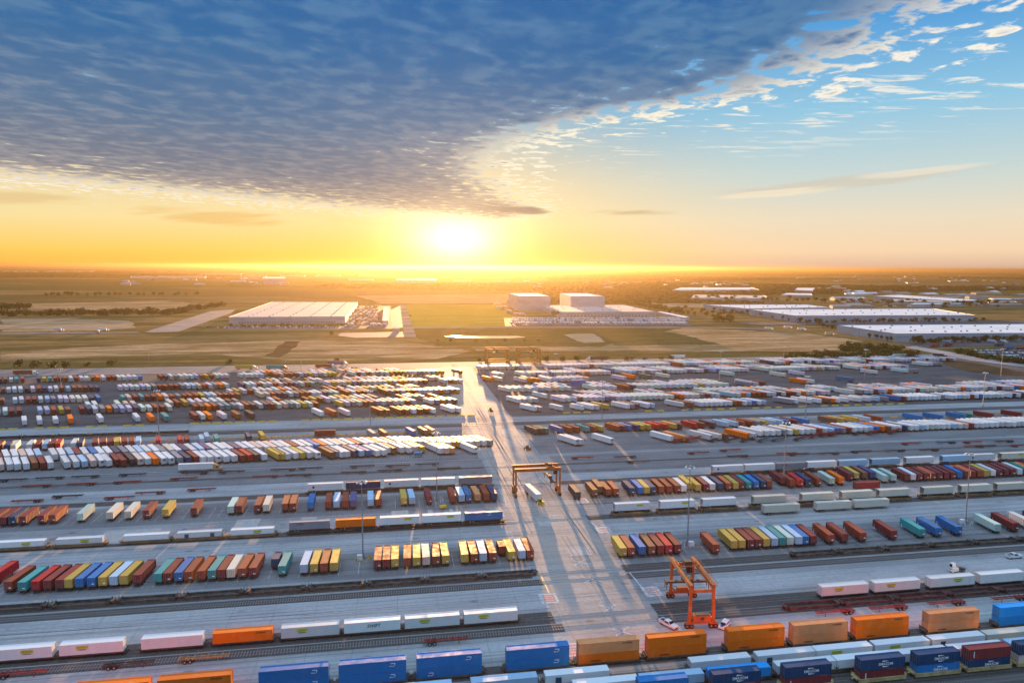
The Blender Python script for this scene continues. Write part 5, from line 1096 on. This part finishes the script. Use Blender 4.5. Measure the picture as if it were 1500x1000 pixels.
lot('parked_truck', ME['lot_truck'], 'truck', [(468.6, 752, 1004), (471.6, 748, 1006), (475.2, 746, 1010)], 70, 'wwwwwwwl', 'white truck parked in the packed lot before the cold store', 'trucks in the cold store lot')
lot('lot_trailer', ME['lot_truck'], 'truck', [(450, 520, 556), (455, 524, 556), (460, 515, 556), (465, 512, 556), (471, 512, 556), (477, 512, 572)], 9, 'wwwggpA', 'pale truck parked in the lot right of the long left warehouse', 'trucks in the left warehouse lot', 25, 3, .8)
lot('roadside_truck', ME['lot_truck'], 'truck', [(446.6, 728, 736), (450.6, 731, 744), (456, 748, 762), (461, 753, 770)], 4, 'wwwA', 'white truck left of the cold store along the meadow edge', 'trucks along the meadow edge', 70, 3, .8)
lot('parked_car', ME['lot_car'], 'car', [(478.6, 338, 505), (480.4, 300, 500)], 42, 'wwgdnrdg', 'car parked in front of the long left warehouse', 'cars before the long left warehouse', 0, .6, .8)
lot('parked_sedan', ME['lot_car'], 'car', [(514, 1425, 1500), (517.5, 1432, 1500), (521.5, 1440, 1500), (526, 1450, 1500)], 17, 'wwwwldg', 'car in the lot beyond the hedge at far right', 'cars in the far right lot', 0, .6, .85, .5)
lot('dock_truck', ME['lot_truck'], 'truck', [(471, 1180, 1440), (450, 1230, 1420), (443.6, 1230, 1300)], 30, 'wwlgdd', 'truck parked between the right-hand warehouses', 'trucks between the right warehouses', 0, 3, .7)
lot('dock_trailer', ME['lot_truck'], 'truck', [(502.4, 1350, 1500)], 16, 'wlndr', 'truck at the docks of the nearest right warehouse', 'trucks at the nearest right docks', 0, 3, .55)
for i, (px, py, k, rz) in enumerate(((1366, 509, 'o', -80), (1385, 508, 'r', -80), (1382, 524, 'd', 30), (1460, 508, 'n', -85), (1475, 512, 's', -85), (1490, 514, 'r', -85), (1130, 483, 'w', 80), (1158, 481, 'w', 80), (1178, 484, 'w', 80), (1220, 491, 'p', 60), (156, 485, 'w', 90), (90, 485, 'w', 90), (144, 488, 'w', 20), (1330, 492, 'd', 30))):
    x, y = G(px, py); tag(obj('road_truck', ME['lot_truck'], None, (x, y, .5), R(rz), pcol(k)), f"{W_(k)} truck on the access roads beyond the yard, {nth(i + 1)} of these road trucks", 'truck', 'trucks on the access roads')

# ------------------------------------------------------------------ trees
def leaf_fn(a, b2):
    def fn(T, b):
        p = _pos(T); n = T.noise(p, .35, 3, .6); oi = T.add('ShaderNodeObjectInfo').outputs['Random']
        c = T.mix(T.rng(n, .3, .7), a, b2); c = T.mix(T.m('MULTIPLY', oi, .5), c, tuple(v * 1.5 for v in b2)); T.put(b.inputs['Base Color'], c); b.inputs['Roughness'].default_value = .85; b.inputs['Specular IOR Level'].default_value = .1
    return fn
M['leaf'] = mat('tree_foliage', fn=leaf_fn((.035, .05, .016), (.085, .09, .03))); M['bark'] = mat('tree_bark', (.06, .045, .03), .9)
M['woods'] = mat('far_woods', fn=field((.030, .034, .015), (.055, .050, .022), 140, 60, None, .3))
def crown_mb(seed, w, h, z0, n):
    rg = random.Random(seed); mb = MB(); lobes = [(rg.uniform(-.5, .5) * w, rg.uniform(-.5, .5) * w, z0 + h * rg.uniform(.25, .8), rg.uniform(.3, .55) * w) for _ in range(7)]
    for i in range(n):
        lx, ly, lz, lr = rg.choice(lobes); d = Vector((rg.gauss(0, 1), rg.gauss(0, 1), rg.gauss(0, .8))).normalized() * lr * rg.uniform(.55, 1.05)
        c = Vector((lx, ly, max(z0 * .6, lz))) + d; c.z = max(c.z, z0 * .5); s = w * rg.uniform(.08, .17); u = Vector((rg.gauss(0, 1), rg.gauss(0, 1), rg.gauss(0, 1))).normalized(); v = u.orthogonal().normalized(); q = u.cross(v)
        mb.quad([c + v * s, c + q * s * .8, c - v * s * .9, c - q * s * .7])
    return mb
def trunk_mb(seed, h, w):
    rg = random.Random(seed); mb = MB(); mb.cyl((0, 0, -.2), (.1 * w, 0, h * .55), .06 * w, .035 * w, 7)
    for i in range(4): a = i * 1.6 + rg.random(); mb.cyl((.08 * w, 0, h * .42), (.5 * w * math.cos(a), .5 * w * math.sin(a), h * rg.uniform(.65, .85)), .03 * w, .012 * w, 5)
    return mb
TREES = [(crown_mb(i, 5, 6.5, 1.6, 260).mesh('crown', ['leaf']), trunk_mb(i, 7.5, 5).mesh('trunk', ['bark'])) for i in range(4)]
SHRUB = [(crown_mb(20 + i, 4.2, 3.6, .3, 190).mesh('crown', ['leaf']), trunk_mb(i + 9, 3.2, 4).mesh('stem', ['bark'])) for i in range(3)]
def plant(px, py, label, group, s=1.0, shrub=False):
    x, y = G(px, py); me = random.choice(SHRUB if shrub else TREES); t = thing('shrub' if shrub else 'tree', label, 'shrub' if shrub else 'tree', (x, y, 0), random.uniform(0, 6.28), group, True)
    k = s * random.uniform(.75, 1.25); t.scale = (k, k, k * random.uniform(.85, 1.1)); obj('crown', me[0], t); obj('stem' if shrub else 'trunk', me[1], t)
def band(x0, y0, x1, y1, n, jy, label, group, s=1.0, shrub=False):
    for i in range(n): f = (i + random.random()) / n; plant(x0 + (x1 - x0) * f, y0 + (y1 - y0) * f + random.uniform(-jy, jy), label, group, s, shrub)
band(1200, 478, 1312, 502, 24, 1.2, 'dark tree in the row left of the nearest right warehouse', 'trees left of the nearest right warehouse', 1.1)
band(1338, 503, 1500, 500, 24, 1.0, 'dark tree in the row before the nearest right warehouse', 'trees before the nearest right warehouse', 1.15)
band(1402, 518, 1500, 535, 30, 1.6, 'dark shrub in the hedge before the far right car lot', 'hedge shrubs before the far right car lot', 1.3, True)
band(1150, 523, 1345, 521, 60, 3.0, 'green shrub in the copse at the yard\'s back edge', 'copse shrubs at the yard edge', 1.25, True)
band(1230, 512, 1320, 514, 40, 3.5, 'green shrub in the copse at the yard\'s back edge', 'copse shrubs at the yard edge', 1.5, True)
band(1046, 471, 1072, 471, 12, 2.5, 'tree in the small dense clump right of the cold store', 'trees in the clump right of the cold store', 1.3)
band(940, 450, 1075, 466, 26, 4, 'scattered tree on the open ground right of the cold store', 'scattered trees right of the cold store', 1.2)
band(905, 444, 1000, 462, 26, 1.2, 'tree in the dark belt behind the cold store', 'tree belt behind the cold store', 1.5)
band(1030, 452, 1190, 474, 34, 1.5, 'small tree along the wall of the middle right warehouse', 'trees along the middle right warehouse', 1.0)
band(1190, 474, 1440, 470, 30, 1.0, 'small tree before the middle right warehouse', 'trees before the middle right warehouse', 1.0)
band(0, 462.5, 250, 460, 46, 1.6, 'dark shrub in the hedgerow across the left fields', 'hedgerow across the left fields', 2.6, True)
band(250, 460, 330, 447, 20, 1.0, 'dark shrub in the hedgerow across the left fields', 'hedgerow across the left fields', 2.4, True)
band(0, 453, 45, 451, 12, 1.2, 'shrub in the far left thicket', 'far left thicket', 2.6, True)
band(336, 480.6, 505, 479.4, 24, .5, 'small tree on the verge before the long left warehouse', 'verge trees before the long left warehouse', .8)
band(690, 529, 1000, 526, 16, 1.2, 'low shrub along the yard\'s back lane', 'shrubs along the back lane', .9, True)
for px, py in ((27, 537), (54, 538), (75, 538), (97, 538), (127, 536), (164, 535), (494, 531), (336, 533)): plant(px, py, 'dark round shrub on the field edge at the left back lane', 'round shrubs at the left field edge', 1.3, True)
plant(813, 465, 'single dark tree in front of the cold store', 'lone trees', 1.8); plant(486, 490, 'bright shrub at the corner of the left pavement', 'lone shrubs', 1.4, True)
band(1010, 438, 1280, 444, 30, 2.5, 'dark tree between the warehouses on the right plain', 'trees between the right warehouses', 1.7)
band(1290, 446, 1500, 450, 26, 3.0, 'dark tree beyond the middle right warehouse', 'trees beyond the middle right warehouse', 1.7)
band(60, 434, 290, 433, 22, .8, 'sparse tree along the road through the far left fields', 'sparse trees in the far left fields', 1.6)
band(640, 499, 800, 500, 8, 1.0, 'small shrub round the pond', 'shrubs round the pond', .8, True)
# far-off woods: one mass of tree clumps between the far fields
mb = MB(); rg = random.Random(3)
def wn(x, y): return math.sin(x * .0011 + 1.3 * math.sin(y * .0007)) + math.sin(y * .0021 + .8 * math.sin(x * .0006)) * .9 + math.sin(x * .00031 - y * .00043) * .8
cnt = 0
while cnt < 20000:
    Y = 1900 * (12 ** rg.random()); X = Y * math.tan(R(YAW) + rg.uniform(-.72, .72))
    th = -.6 if X > Y * .22 else .35
    if wn(X, Y) < th: continue
    cnt += 1; w = rg.uniform(9, 22) * (1 + Y / 9000); h = rg.uniform(4, 9); n = 6; a0 = rg.random() * 6
    ring = [(X + w * rg.uniform(.7, 1.1) * math.cos(a0 + i * 6.283 / n), Y + w * .7 * math.sin(a0 + i * 6.283 / n), 0) for i in range(n)]
    top = [(X + w * rg.uniform(.35, .75) * math.cos(a0 + i * 6.283 / n), Y + w * .45 * math.sin(a0 + i * 6.283 / n), h * rg.uniform(.6, 1.0)) for i in range(n)]
    b = len(mb.v); mb.v += ring + top
    for i in range(n): j = (i + 1) % n; mb.f.append((b + i, b + j, b + n + j, b + n + i)); mb.m.append(0); mb.c.append(None)
    mb.f.append(tuple(b + n + i for i in range(n))); mb.m.append(0); mb.c.append(None)
o = obj('woods', mb.mesh('woods', ['woods'])); o['kind'] = 'stuff'; tag(o, 'far-off dark woods and tree belts spread across the plain to the horizon', 'woods')

# ------------------------------------------------------------------ the air between the yard and the horizon
if HAZE > 0:
    hm = bpy.data.materials.new('air_haze'); hm.use_nodes = True; T = NT(hm.node_tree); T.n.clear()
    v = T.add('ShaderNodeVolumePrincipled'); v.inputs['Color'].default_value = (*HAZE_COL, 1); v.inputs['Density'].default_value = HAZE; v.inputs['Anisotropy'].default_value = HAZE_G
    T.l.new(v.outputs[0], T.add('ShaderNodeOutputMaterial').inputs['Volume'])
    o = obj('haze', MB().box(-60500, 60500, -3500, 60500, -1.0, 121.0).mesh('haze', [hm])); o['kind'] = 'stuff'; tag(o, 'thin golden morning haze over the whole plain', 'haze')
